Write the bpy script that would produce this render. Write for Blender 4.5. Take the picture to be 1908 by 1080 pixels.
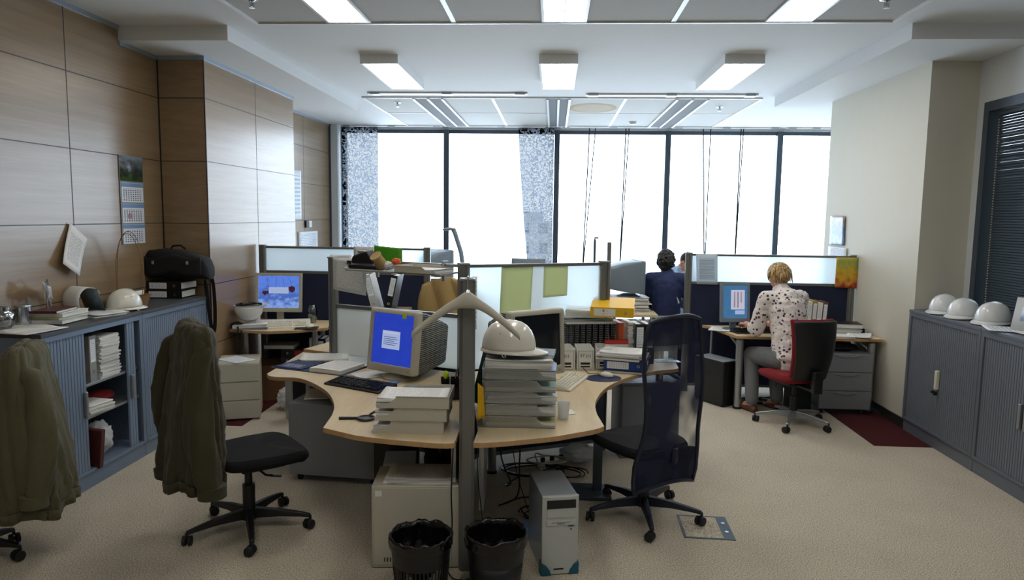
import bpy, bmesh, math, random
from mathutils import Vector, Matrix, Euler, noise
random.seed(7)
for o in list(bpy.data.objects): bpy.data.objects.remove(o)
S = bpy.context.scene
COL = S.collection
R = math.radians
PI = math.pi

# ------------------------------------------------------------------ camera
F = 1300.0; EYE = 1.88; CX, CY = 954.0, 540.0
yaw, pitch, roll = math.atan(76/F), math.atan(138/F), 0.013
fw = Vector((-math.sin(yaw)*math.cos(pitch), math.cos(yaw)*math.cos(pitch), -math.sin(pitch)))
r0 = Vector((math.cos(yaw), math.sin(yaw), 0)); u0 = r0.cross(fw)
rt = r0*math.cos(roll)+u0*math.sin(roll); up = u0*math.cos(roll)-r0*math.sin(roll)
cam = bpy.data.cameras.new('camera'); camo = bpy.data.objects.new('camera', cam); COL.objects.link(camo)
cam.sensor_fit = 'HORIZONTAL'; cam.sensor_width = 36; cam.lens = F/1908*36; cam.clip_end = 500
m = Matrix((rt, up, -fw)).transposed().to_4x4(); m.translation = (0, 0, EYE)
camo.matrix_world = m
S.camera = camo
def ray(x, y): return fw+rt*((x-CX)/F)+up*((CY-y)/F)
def PZ(x, y, z=0.0):
    d = ray(x, y); return Vector((0, 0, EYE))+d*((z-EYE)/d.z)
def PY(x, y, Y):
    d = ray(x, y); return Vector((0, 0, EYE))+d*(Y/d.y)
def PX(x, y, X):
    d = ray(x, y); return Vector((0, 0, EYE))+d*(X/d.x)

# ------------------------------------------------------------------ world and exposure
W = bpy.data.worlds.new('world'); S.world = W; W.use_nodes = True
nt = W.node_tree; nt.nodes.clear()
wo = nt.nodes.new('ShaderNodeOutputWorld'); bg = nt.nodes.new('ShaderNodeBackground')
tc = nt.nodes.new('ShaderNodeTexCoord'); sx = nt.nodes.new('ShaderNodeSeparateXYZ'); cr = nt.nodes.new('ShaderNodeValToRGB')
nt.links.new(tc.outputs['Generated'], sx.inputs[0]); nt.links.new(sx.outputs['Z'], cr.inputs[0])
cr.color_ramp.elements[0].position = 0.0; cr.color_ramp.elements[0].color = (0.72, 0.84, 1.0, 1)
cr.color_ramp.elements[1].position = 0.6; cr.color_ramp.elements[1].color = (0.58, 0.77, 1.0, 1)
nt.links.new(cr.outputs[0], bg.inputs[0]); bg.inputs[1].default_value = 6.0
nt.links.new(bg.outputs[0], wo.inputs[0])
S.view_settings.view_transform = 'Standard'; S.view_settings.look = 'None'
S.view_settings.exposure = 0.72; S.view_settings.gamma = 1.0; S.view_settings.use_curve_mapping = False
LUM = 8.0            # how strongly the fluorescent diffusers shine
# portal in the window wall: only guides the sky light through the glass
pl = bpy.data.lights.new('window_portal', 'AREA'); pl.shape = 'RECTANGLE'; pl.size = 8.4; pl.size_y = 3.3
try: pl.cycles.is_portal = True
except Exception: pass
po = bpy.data.objects.new('window_portal', pl); COL.objects.link(po)
po.location = (0.55, 12.12, 1.7); po.rotation_euler = (R(-90), 0, 0)

# ------------------------------------------------------------------ materials
MATS = {}
def newmat(name):
    m = bpy.data.materials.new(name); m.use_nodes = True; MATS[name] = m
    t = m.node_tree; b = t.nodes['Principled BSDF']; return m, t, b
def srgb(h):
    if isinstance(h, str):
        h = [int(h[i:i+2], 16)/255 for i in (0, 2, 4)]
        return tuple(c/12.92 if c <= .04045 else ((c+.055)/1.055)**2.4 for c in h)+(1,)
    return tuple(h)+(1,) if len(h) == 3 else h
def pm(name, col, rough=.6, metal=0, spec=.5, var=.0, scale=8, bump=0, bscale=60, stretch=(1, 1, 1), coat=0, sheen=0, emit=None, es=0, trans=0, alpha=1):
    m, t, b = newmat(name); N = t.nodes; Lk = t.links
    c = srgb(col); b.inputs['Base Color'].default_value = c
    b.inputs['Roughness'].default_value = rough; b.inputs['Metallic'].default_value = metal
    b.inputs['Specular IOR Level'].default_value = spec
    if coat: b.inputs['Coat Weight'].default_value = coat
    if sheen: b.inputs['Sheen Weight'].default_value = sheen
    if trans: b.inputs['Transmission Weight'].default_value = trans
    b.inputs['Alpha'].default_value = alpha
    if emit: b.inputs['Emission Color'].default_value = srgb(emit); b.inputs['Emission Strength'].default_value = es
    tcn = N.new('ShaderNodeTexCoord'); mp = N.new('ShaderNodeMapping'); mp.inputs['Scale'].default_value = stretch
    Lk.new(tcn.outputs['Object'], mp.inputs[0])
    v = var or .04
    nz = N.new('ShaderNodeTexNoise'); nz.inputs['Scale'].default_value = scale; nz.inputs['Detail'].default_value = 4
    Lk.new(mp.outputs[0], nz.inputs['Vector'])
    mx = N.new('ShaderNodeMix'); mx.data_type = 'RGBA'
    mx.inputs[6].default_value = tuple(max(0, x*(1-v)) for x in c[:3])+(1,); mx.inputs[7].default_value = tuple(min(1, x*(1+v)) for x in c[:3])+(1,)
    Lk.new(nz.outputs[0], mx.inputs[0]); Lk.new(mx.outputs[2], b.inputs['Base Color'])
    if bump:
        n2 = N.new('ShaderNodeTexNoise'); n2.inputs['Scale'].default_value = bscale; n2.inputs['Detail'].default_value = 3
        Lk.new(mp.outputs[0], n2.inputs['Vector'])
        bp = N.new('ShaderNodeBump'); bp.inputs['Strength'].default_value = bump; bp.inputs['Distance'].default_value = .01
        Lk.new(n2.outputs[0], bp.inputs['Height']); Lk.new(bp.outputs[0], b.inputs['Normal'])
    return m
M = MATS
def math_node(t, op, a, b=None):
    n = t.nodes.new('ShaderNodeMath'); n.operation = op
    for i, v in enumerate((a, b)):
        if v is None: continue
        if isinstance(v, (int, float)): n.inputs[i].default_value = v
        else: t.links.new(v, n.inputs[i])
    return n.outputs[0]
pm('wall_paint', 'ccc8ba', .75, var=.02, bump=.03)
pm('wall_paint_cool', 'd3d7da', .75, var=.02)
pm('ceiling_paint', 'dfe1e2', .8, var=.015)
pm('tile_panel', 'bdbdba', .8, var=.03, bump=.05, bscale=300)
pm('white_metal', 'e8eaec', .35, var=.02)
pm('silver_trim', 'a9b6c4', .3, .7, var=.03)
pm('frame_grey', '4d5864', .4, .5, var=.05)
pm('dark_trim', '23201f', .5)
pm('post_metal', '7a7b79', .38, .55, var=.05)
pm('cab_blue', '74849a', .42, .25, var=.03)
pm('cab_slat', '7c8ca3', .45, .2, var=.04, stretch=(1, 1, .2))
pm('cab_dark', '4a4d52', .5, .2, var=.05)
pm('cab_in', '25272b', .6)
pm('cab_right', '6a707b', .42, .25, var=.03)
pm('slat_right', '6f7580', .45, .2, var=.04)
pm('navy_fabric', '1c2440', .9, var=.12, scale=200, bump=.2, bscale=400)
pm('black_plastic', '0d0e10', .4, var=.1)
pm('black_soft', '101114', .85, var=.15, scale=150, bump=.15, bscale=300)
pm('black_fabric', '0b0d14', .95, var=.2, scale=200, bump=.25, bscale=350)
pm('navy_plastic', '121a2e', .45)
pm('chrome', 'c8ccd0', .16, 1)
pm('alu', 'a9acb0', .32, .8, var=.05)
pm('beige_plastic', 'b9b6a8', .45, var=.03)
pm('beige_light', 'd6d2c2', .45, var=.03)
pm('grey_plastic', '8d8f8d', .5, var=.04)
pm('blue_grey_plastic', '76838f', .5, var=.04)
pm('pc_white', 'b9bdbb', .45, var=.03)
pm('pc_top', '9fa9b4', .35, .2, var=.06, scale=12)
pm('teal', '14566e', .4)
pm('white_paint', 'e4e5e0', .5)
pm('paper', 'e6e6e2', .8, var=.03, scale=3)
pm('paper_grey', 'c4c5c4', .85, var=.05)
pm('paper_green', 'a8c0b4', .85, var=.05)
pm('olive', '37331f', .9, var=.12, scale=9, bump=.25, bscale=140, sheen=.1)
pm('olive_pale', '57533c', .9, var=.12, scale=9, bump=.25, bscale=140, sheen=.1)
pm('tan_cloth', 'a38a5c', .9, var=.12, bump=.3, bscale=60)
pm('yellow', 'e8b60d', .4, var=.04)
pm('red', 'a5231d', .5)
pm('redfab', '7d1a20', .95, var=.15, scale=150, bump=.2, bscale=300)
pm('blue', '1f3f86', .45)
pm('navy_blue', '1d2a55', .5)
pm('dark_green', '0e2a22', .7)
pm('green', '4c9a1d', .5)
pm('lime', 'b6d92a', .4)
pm('hat_white', 'dedbd0', .22, var=.015, coat=.4)
pm('hat_cool', 'dfe2e4', .22, var=.015, coat=.4)
pm('card_brown', '6b4b31', .8, var=.1)
pm('maroon', '4c1c1c', .5)
pm('skin', 'c98d74', .5, var=.06, scale=20)
pm('skin_pink', 'd39a86', .5, var=.06, scale=20)
pm('hair_dark', '1d1a1a', .6, var=.3, scale=60, stretch=(1, 1, .2), bump=.5, bscale=90)
pm('hair_brown', '2e211a', .6, var=.3, scale=60, bump=.5, bscale=90)
pm('navy_shirt', '1d2850', .85, var=.1, bump=.2, bscale=20)
pm('light_shirt', '9fb8d8', .8, var=.05)
pm('grey_trouser', '6a6c6e', .9, var=.08, bump=.2, bscale=40)
pm('jeans', '4a5a70', .9, var=.12)
pm('brown_leather', '5a3322', .5)
pm('wicker', '8a6844', .7, var=.3, scale=120, bump=.6, bscale=120)
pm('rubber', '15161a', .6)
pm('spiral', 'b9bdc2', .4)
pm('orange', 'd05a2a', .5)
pm('stack_paper', 'd6d6d2', .85, var=.25, scale=30, stretch=(.3, .3, 18))
def facade():
    m, t, b = newmat('building_pale'); N = t.nodes; L = t.links
    tcn = N.new('ShaderNodeTexCoord'); s = N.new('ShaderNodeSeparateXYZ'); L.new(tcn.outputs['Object'], s.inputs[0])
    fx = math_node(t, 'GREATER_THAN', math_node(t, 'FRACT', math_node(t, 'MULTIPLY', s.outputs[0], .33)), .5)
    fz = math_node(t, 'GREATER_THAN', math_node(t, 'FRACT', math_node(t, 'MULTIPLY', s.outputs[2], .31)), .45)
    mx = N.new('ShaderNodeMix'); mx.data_type = 'RGBA'; mx.inputs[6].default_value = srgb('dcdcdb'); mx.inputs[7].default_value = srgb('a9a8a6'); L.new(math_node(t, 'MULTIPLY', fx, fz), mx.inputs[0]); L.new(mx.outputs[2], b.inputs['Base Color']); b.inputs['Roughness'].default_value = .9
facade()
pm('building_window', '7d8790', .3)
pm('bag_black', '0a0a0b', .25, var=.3, bump=.6, bscale=25)

def glassy(name, col, mixg=.08, rough=.03, tcol=(1, 1, 1, 1)):
    m, t, b = newmat(name); N = t.nodes; N.remove(b)
    o = N['Material Output']; tr = N.new('ShaderNodeBsdfTransparent'); gl = N.new('ShaderNodeBsdfGlossy'); mx = N.new('ShaderNodeMixShader')
    tr.inputs[0].default_value = tcol; gl.inputs[0].default_value = srgb(col); gl.inputs['Roughness'].default_value = rough
    fr = N.new('ShaderNodeFresnel'); fr.inputs[0].default_value = 1.4
    nz = N.new('ShaderNodeTexNoise'); nz.inputs['Scale'].default_value = 2
    f = math_node(t, 'ADD', math_node(t, 'MULTIPLY', fr.outputs[0], .8), mixg); f = math_node(t, 'ADD', f, math_node(t, 'MULTIPLY', nz.outputs[0], .01))
    t.links.new(f, mx.inputs[0]); t.links.new(tr.outputs[0], mx.inputs[1]); t.links.new(gl.outputs[0], mx.inputs[2]); t.links.new(mx.outputs[0], o.inputs[0])
    return m
glassy('window_glass', 'ffffff', .02, .02, (.97, .985, .98, 1))
glassy('clear_plastic', 'f4f8fa', .20, .2, (.95, .97, .98, 1))
glassy('clear_glass', 'ffffff', .10, .05, (.88, .93, .95, 1))
glassy('vase_glass', 'ffffff', .16, .05, (.55, .66, .68, 1))
def frosted(name, col, k=.8):
    m, t, b = newmat(name); N = t.nodes; o = N['Material Output']
    tl = N.new('ShaderNodeBsdfTranslucent'); tl.inputs[0].default_value = srgb(col)
    mx = N.new('ShaderNodeMixShader'); mx.inputs[0].default_value = k
    b.inputs['Base Color'].default_value = srgb(col); b.inputs['Roughness'].default_value = .3
    nz = N.new('ShaderNodeTexNoise'); nz.inputs['Scale'].default_value = 60
    bp = N.new('ShaderNodeBump'); bp.inputs['Strength'].default_value = .05; t.links.new(nz.outputs[0], bp.inputs['Height']); t.links.new(bp.outputs[0], b.inputs['Normal'])
    rf = N.new('ShaderNodeBsdfRefraction'); rf.inputs['Roughness'].default_value = .55; rf.inputs['IOR'].default_value = 1.08; rf.inputs[0].default_value = srgb(col)
    m2 = N.new('ShaderNodeMixShader'); m2.inputs[0].default_value = .45 if k > .75 else 0.0
    t.links.new(tl.outputs[0], m2.inputs[1]); t.links.new(rf.outputs[0], m2.inputs[2])
    t.links.new(b.outputs[0], mx.inputs[1]); t.links.new(m2.outputs[0], mx.inputs[2]); t.links.new(mx.outputs[0], o.inputs[0])
frosted('frosted_glass', 'f0f6f8', .8)
frosted('green_sheet', 'e9ebc6', .74)
frosted('thin_paper', 'eceef0', .35)
frosted('plastic_bag', 'e6e8ec', .4)
frosted('cup_plastic', 'eef0f0', .5)
def emis(name, col, s, var=.05):
    m, t, b = newmat(name); N = t.nodes; N.remove(b); e = N.new('ShaderNodeEmission'); e.inputs[1].default_value = s
    nz = N.new('ShaderNodeTexNoise'); nz.inputs['Scale'].default_value = 4; mx = N.new('ShaderNodeMix'); mx.data_type = 'RGBA'
    c = srgb(col); mx.inputs[6].default_value = tuple(x*(1-var) for x in c[:3])+(1,); mx.inputs[7].default_value = c
    t.links.new(nz.outputs[0], mx.inputs[0]); t.links.new(mx.outputs[2], e.inputs[0]); t.links.new(e.outputs[0], N['Material Output'].inputs[0])
emis('diffuser', 'fff9ee', LUM)
emis('screen_blue', '3048c8', .48, .15)
emis('screen_white', 'aebfe6', .5)
emis('screen_teal', '4a7fb0', .5, .2)
emis('screen_lilac', 'cfcadf', .5)
emis('screen_sky', '6d8fe8', .8, .25)
pm('screen_off', '1b2023', .12)

# wood laminate wall
def wood(name, c1, c2, sc, rough=.35, wave=(1, .06, 1)):
    m, t, b = newmat(name); N = t.nodes; L = t.links
    tcn = N.new('ShaderNodeTexCoord'); mp = N.new('ShaderNodeMapping'); mp.inputs['Scale'].default_value = wave
    L.new(tcn.outputs['Object'], mp.inputs[0])
    n = N.new('ShaderNodeTexNoise'); n.inputs['Scale'].default_value = sc; n.inputs['Detail'].default_value = 6; n.inputs['Roughness'].default_value = .6
    L.new(mp.outputs[0], n.inputs['Vector'])
    n2 = N.new('ShaderNodeTexNoise'); n2.inputs['Scale'].default_value = sc*6; n2.inputs['Detail'].default_value = 3; L.new(mp.outputs[0], n2.inputs['Vector'])
    f = math_node(t, 'ADD', math_node(t, 'MULTIPLY', n.outputs[0], .7), math_node(t, 'MULTIPLY', n2.outputs[0], .3))
    r = N.new('ShaderNodeValToRGB'); r.color_ramp.elements[0].position = .35; r.color_ramp.elements[1].position = .65
    r.color_ramp.elements[0].color = srgb(c1); r.color_ramp.elements[1].color = srgb(c2); L.new(f, r.inputs[0])
    L.new(r.outputs[0], b.inputs['Base Color']); b.inputs['Roughness'].default_value = rough
    return m, t, b, r
_w = wood('wood_wall', '836c52', '957f63', 5, .28, (.4, .10, 3)); _w[2].inputs['Coat Weight'].default_value = .12; _w[2].inputs['Coat Roughness'].default_value = .2
wood('desk_wood', 'c9b490', 'dccaa8', 9, .35, (1, .12, 1))
wood('desk_edge', 'a8845a', 'bd9a6e', 9, .45, (1, 1, .2))

# carpet: beige twist pile with burgundy inlay along both side walls
def carpet():
    m, t, b = newmat('carpet'); N = t.nodes; L = t.links
    tcn = N.new('ShaderNodeTexCoord')
    n = N.new('ShaderNodeTexNoise'); n.inputs['Scale'].default_value = 140; n.inputs['Detail'].default_value = 3; L.new(tcn.outputs['Object'], n.inputs['Vector'])
    n3 = N.new('ShaderNodeTexNoise'); n3.inputs['Scale'].default_value = 2.2; n3.inputs['Detail'].default_value = 3; L.new(tcn.outputs['Object'], n3.inputs['Vector'])
    r = N.new('ShaderNodeValToRGB'); r.color_ramp.elements[0].position = .3; r.color_ramp.elements[1].position = .7
    r.color_ramp.elements[0].color = srgb('857b6b'); r.color_ramp.elements[1].color = srgb('e2d9c8'); L.new(n.outputs[0], r.inputs[0])
    r2 = N.new('ShaderNodeValToRGB'); r2.color_ramp.elements[0].position = .3; r2.color_ramp.elements[1].position = .7
    r2.color_ramp.elements[0].color = srgb('38181b'); r2.color_ramp.elements[1].color = srgb('5a2a2e'); L.new(n.outputs[0], r2.inputs[0])
    s = N.new('ShaderNodeSeparateXYZ'); L.new(tcn.outputs['Object'], s.inputs[0])
    a = math_node(t, 'GREATER_THAN', math_node(t, 'ABSOLUTE', s.outputs[0]), 2.72)
    y = math_node(t, 'GREATER_THAN', s.outputs[1], 5.86); k = math_node(t, 'MULTIPLY', a, y)
    mx = N.new('ShaderNodeMix'); mx.data_type = 'RGBA'; L.new(k, mx.inputs[0]); L.new(r.outputs[0], mx.inputs[6]); L.new(r2.outputs[0], mx.inputs[7])
    hs = N.new('ShaderNodeHueSaturation'); L.new(mx.outputs[2], hs.inputs['Color'])
    L.new(math_node(t, 'ADD', math_node(t, 'MULTIPLY', n3.outputs[0], .25), .87), hs.inputs['Value'])
    L.new(hs.outputs[0], b.inputs['Base Color']); b.inputs['Roughness'].default_value = 1; b.inputs['Specular IOR Level'].default_value = .1
    bp = N.new('ShaderNodeBump'); bp.inputs['Strength'].default_value = .4; bp.inputs['Distance'].default_value = .01; L.new(n.outputs[0], bp.inputs['Height']); L.new(bp.outputs[0], b.inputs['Normal'])
carpet()

# printed paper: rows of small grey text, from the UV map
def printed(name, base, ink, rows, cols=26, mx_=.12, my=.1, thr=.45, translucent=0, cell=0):
    m, t, b = newmat(name); N = t.nodes; L = t.links
    uv = N.new('ShaderNodeUVMap'); uv.uv_map = 'UVMap'
    s = N.new('ShaderNodeSeparateXYZ'); L.new(uv.outputs[0], s.inputs[0]); u, v = s.outputs[0], s.outputs[1]
    row = math_node(t, 'GREATER_THAN', math_node(t, 'FRACT', math_node(t, 'MULTIPLY', v, rows)), .5)
    cb = N.new('ShaderNodeCombineXYZ'); L.new(math_node(t, 'MULTIPLY', u, cols), cb.inputs[0]); L.new(math_node(t, 'FLOOR', math_node(t, 'MULTIPLY', v, rows)), cb.inputs[1])
    wn = N.new('ShaderNodeTexNoise'); wn.inputs['Scale'].default_value = 1.7; L.new(cb.outputs[0], wn.inputs['Vector'])
    w = math_node(t, 'GREATER_THAN', wn.outputs[0], thr)
    if cell: w = math_node(t, 'MULTIPLY', w, math_node(t, 'GREATER_THAN', math_node(t, 'FRACT', math_node(t, 'MULTIPLY', u, cols)), .5))
    def band(x, mm): return math_node(t, 'MULTIPLY', math_node(t, 'GREATER_THAN', x, mm), math_node(t, 'LESS_THAN', x, 1-mm))
    f = math_node(t, 'MULTIPLY', math_node(t, 'MULTIPLY', row, w), math_node(t, 'MULTIPLY', band(u, mx_), band(v, my)))
    mx = N.new('ShaderNodeMix'); mx.data_type = 'RGBA'; mx.inputs[6].default_value = srgb(base); mx.inputs[7].default_value = srgb(ink)
    L.new(f, mx.inputs[0]); L.new(mx.outputs[2], b.inputs['Base Color']); b.inputs['Roughness'].default_value = .8
    if translucent:
        tl = N.new('ShaderNodeBsdfTranslucent'); L.new(mx.outputs[2], tl.inputs[0]); ms = N.new('ShaderNodeMixShader'); ms.inputs[0].default_value = translucent
        L.new(b.outputs[0], ms.inputs[1]); L.new(tl.outputs[0], ms.inputs[2]); L.new(ms.outputs[0], N['Material Output'].inputs[0])
printed('print_dense', 'e6e7e8', 'b6b8bd', 42)
printed('print_letter', 'e6e6e6', 'a6a8ad', 30, mx_=.16, my=.16)
printed('print_table', 'e2e2de', 'a6a6a6', 36, 60, .06, .06, .5, .3)
printed('print_hung', 'e2e6ea', '9ba0a6', 26, 26, .14, .16, .35, .6)
printed('print_cal', 'd4dbe6', '2e3c58', 7, 9, .05, .05, .36, 0, 1)
printed('print_faint', 'e9edf2', 'b7c1d0', 12, 18, .1, .1, .42)
printed('print_redlabel', 'e8e6e2', 'c0604e', 5, 8, .1, .38, .5)
printed('print_bluegrid', '24355f', 'a8b4d0', 8, 9, .04, .04, .40)
pm('pale_blue', 'b4c6e2', .5)
pm('grey_drawer', '8b8f96', .42, .3, var=.03)
def picture(name, cols, scale, seed=0, emit=0, stretch=(1, 1, 1)):
    m, t, b = newmat(name); N = t.nodes; L = t.links
    uv = N.new('ShaderNodeUVMap'); uv.uv_map = 'UVMap'; mp = N.new('ShaderNodeMapping'); mp.inputs['Location'].default_value = (seed, seed*.7, 0); mp.inputs['Scale'].default_value = stretch
    L.new(uv.outputs[0], mp.inputs[0]); n = N.new('ShaderNodeTexNoise'); n.inputs['Scale'].default_value = scale; n.inputs['Detail'].default_value = 5; L.new(mp.outputs[0], n.inputs['Vector'])
    s = N.new('ShaderNodeSeparateXYZ'); L.new(uv.outputs[0], s.inputs[0])
    f = math_node(t, 'ADD', math_node(t, 'MULTIPLY', s.outputs[1], .6), math_node(t, 'MULTIPLY', math_node(t, 'SUBTRACT', n.outputs[0], .3), .9))
    r = N.new('ShaderNodeValToRGB'); e = r.color_ramp.elements
    for i, c in enumerate(cols):
        p = i/(len(cols)-1)
        if i == 0: e[0].position = 0; e[0].color = srgb(c)
        elif i == len(cols)-1: e[-1].position = 1; e[-1].color = srgb(c)
        else: x = e.new(p); x.color = srgb(c)
    L.new(f, r.inputs[0])
    if emit: L.new(r.outputs[0], b.inputs['Emission Color']); b.inputs['Emission Strength'].default_value = emit; b.inputs['Base Color'].default_value = (.01, .01, .01, 1)
    else: L.new(r.outputs[0], b.inputs['Base Color'])
    b.inputs['Roughness'].default_value = .35
picture('pic_castle', ['3d7a2c', '4a6a3c', '2b3430', '55606a', '8fa0b0', '6d7f95'], 4, 3)
picture('pic_icon', ['3d4a78', '8a9cc0', '5a78b8', 'a89078', '6f86b0'], 5, 5)
picture('pic_gold', ['7a2c14', 'c8321c', 'b8902a', 'd8a81c', '8aa850', 'c8941c', 'e0b020'], 5, 8)
picture('pic_photo', ['2a3438', '46555c', '6f7f88', '38444a'], 4, 2)
picture('pic_city', ['3a5aa8', '8fb0f0', '4468c0', '5f88e8', '6088f0', '5878e0'], 7, 4, .5)
picture('pic_map', ['cfe0ee', '9fb4d0', 'dfe6ee', 'b0b0d8'], 5, 9)

# perforated roller fabric (lace like) panels hanging at the window
def lace(name):
    m, t, b = newmat(name); N = t.nodes; L = t.links
    tcn = N.new('ShaderNodeTexCoord'); v = N.new('ShaderNodeTexVoronoi'); v.feature = 'DISTANCE_TO_EDGE'; v.inputs['Scale'].default_value = 15
    n = N.new('ShaderNodeTexNoise'); n.inputs['Scale'].default_value = 9
    mxv = N.new('ShaderNodeMix'); mxv.data_type = 'VECTOR'; mxv.inputs[0].default_value = .25
    L.new(tcn.outputs['Object'], n.inputs['Vector']); L.new(tcn.outputs['Object'], mxv.inputs[4]); L.new(n.outputs['Color'], mxv.inputs[5])
    L.new(mxv.outputs[1], v.inputs['Vector'])
    f = math_node(t, 'LESS_THAN', v.outputs['Distance'], .10)
    tr = N.new('ShaderNodeBsdfTransparent'); tr.inputs[0].default_value = (.105, .100, .096, 1); tl = N.new('ShaderNodeBsdfTranslucent'); tl.inputs[0].default_value = srgb('5c6066')
    ms = N.new('ShaderNodeMixShader'); L.new(f, ms.inputs[0]); L.new(tr.outputs[0], ms.inputs[1]); L.new(tl.outputs[0], ms.inputs[2]); L.new(ms.outputs[0], N['Material Output'].inputs[0])
lace('lace_fabric')
# see-through office chair mesh
def meshfab():
    m, t, b = newmat('chair_mesh'); N = t.nodes; L = t.links
    b.inputs['Base Color'].default_value = srgb('10183a'); b.inputs['Roughness'].default_value = .8
    tcn = N.new('ShaderNodeTexCoord'); n = N.new('ShaderNodeTexNoise'); n.inputs['Scale'].default_value = 6; n.inputs['Detail'].default_value = 1; L.new(tcn.outputs['Object'], n.inputs['Vector'])
    f = math_node(t, 'ADD', math_node(t, 'MULTIPLY', math_node(t, 'MAXIMUM', math_node(t, 'SUBTRACT', n.outputs[0], .40), 0), 2.0), .05)
    tr = N.new('ShaderNodeBsdfTransparent'); ms = N.new('ShaderNodeMixShader'); L.new(f, ms.inputs[0]); L.new(b.outputs[0], ms.inputs[1]); L.new(tr.outputs[0], ms.inputs[2]); L.new(ms.outputs[0], N['Material Output'].inputs[0])
meshfab()
def blouse():
    m, t, b = newmat('floral'); N = t.nodes; L = t.links
    tcn = N.new('ShaderNodeTexCoord'); v = N.new('ShaderNodeTexVoronoi'); v.inputs['Scale'].default_value = 26; L.new(tcn.outputs['Object'], v.inputs['Vector'])
    n = N.new('ShaderNodeTexNoise'); n.inputs['Scale'].default_value = 90; L.new(tcn.outputs['Object'], n.inputs['Vector'])
    f = math_node(t, 'LESS_THAN', math_node(t, 'ADD', v.outputs['Distance'], math_node(t, 'MULTIPLY', n.outputs[0], .5)), .55)
    mx = N.new('ShaderNodeMix'); mx.data_type = 'RGBA'; mx.inputs[6].default_value = srgb('e2dad8'); mx.inputs[7].default_value = srgb('3a3340'); L.new(f, mx.inputs[0]); L.new(mx.outputs[2], b.inputs['Base Color']); b.inputs['Roughness'].default_value = .85
    n2 = N.new('ShaderNodeTexNoise'); n2.inputs['Scale'].default_value = 14; L.new(tcn.outputs['Object'], n2.inputs['Vector'])
    bp = N.new('ShaderNodeBump'); bp.inputs['Strength'].default_value = .5; bp.inputs['Distance'].default_value = .03; L.new(n2.outputs[0], bp.inputs['Height']); L.new(bp.outputs[0], b.inputs['Normal'])
blouse()
def blond():
    m, t, b = newmat('hair_blond'); N = t.nodes; L = t.links
    tcn = N.new('ShaderNodeTexCoord'); mp = N.new('ShaderNodeMapping'); mp.inputs['Scale'].default_value = (1, 1, .15); L.new(tcn.outputs['Object'], mp.inputs[0])
    n = N.new('ShaderNodeTexNoise'); n.inputs['Scale'].default_value = 70; n.inputs['Detail'].default_value = 3; L.new(mp.outputs[0], n.inputs['Vector'])
    r = N.new('ShaderNodeValToRGB'); r.color_ramp.elements[0].position = .38; r.color_ramp.elements[1].position = .62
    r.color_ramp.elements[0].color = srgb('5c3f1e'); r.color_ramp.elements[1].color = srgb('d8b67a'); L.new(n.outputs[0], r.inputs[0]); L.new(r.outputs[0], b.inputs['Base Color'])
    bp = N.new('ShaderNodeBump'); bp.inputs['Strength'].default_value = .8; bp.inputs['Distance'].default_value = .01; L.new(n.outputs[0], bp.inputs['Height']); L.new(bp.outputs[0], b.inputs['Normal']); b.inputs['Roughness'].default_value = .5
blond()
# CRT side with fine moulded ridges
def ridged(name, col, scale, axis=2):
    m = pm(name, col, .5); t = m.node_tree; N = t.nodes; L = t.links; b = N['Principled BSDF']
    tcn = N.new('ShaderNodeTexCoord'); s = N.new('ShaderNodeSeparateXYZ'); L.new(tcn.outputs['Object'], s.inputs[0])
    w = math_node(t, 'SINE', math_node(t, 'MULTIPLY', s.outputs[axis], scale))
    bp = N.new('ShaderNodeBump'); bp.inputs['Strength'].default_value = 1; bp.inputs['Distance'].default_value = .004; L.new(w, bp.inputs['Height']); L.new(bp.outputs[0], b.inputs['Normal'])
    mx = N.new('ShaderNodeMix'); mx.data_type = 'RGBA'; c = srgb(col); mx.inputs[6].default_value = tuple(x*.45 for x in c[:3])+(1,); mx.inputs[7].default_value = c
    L.new(math_node(t, 'GREATER_THAN', w, -.2), mx.inputs[0]); L.new(mx.outputs[2], b.inputs['Base Color'])
ridged('crt_ridges', '7f817c', 2*PI/.0135)

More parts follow.
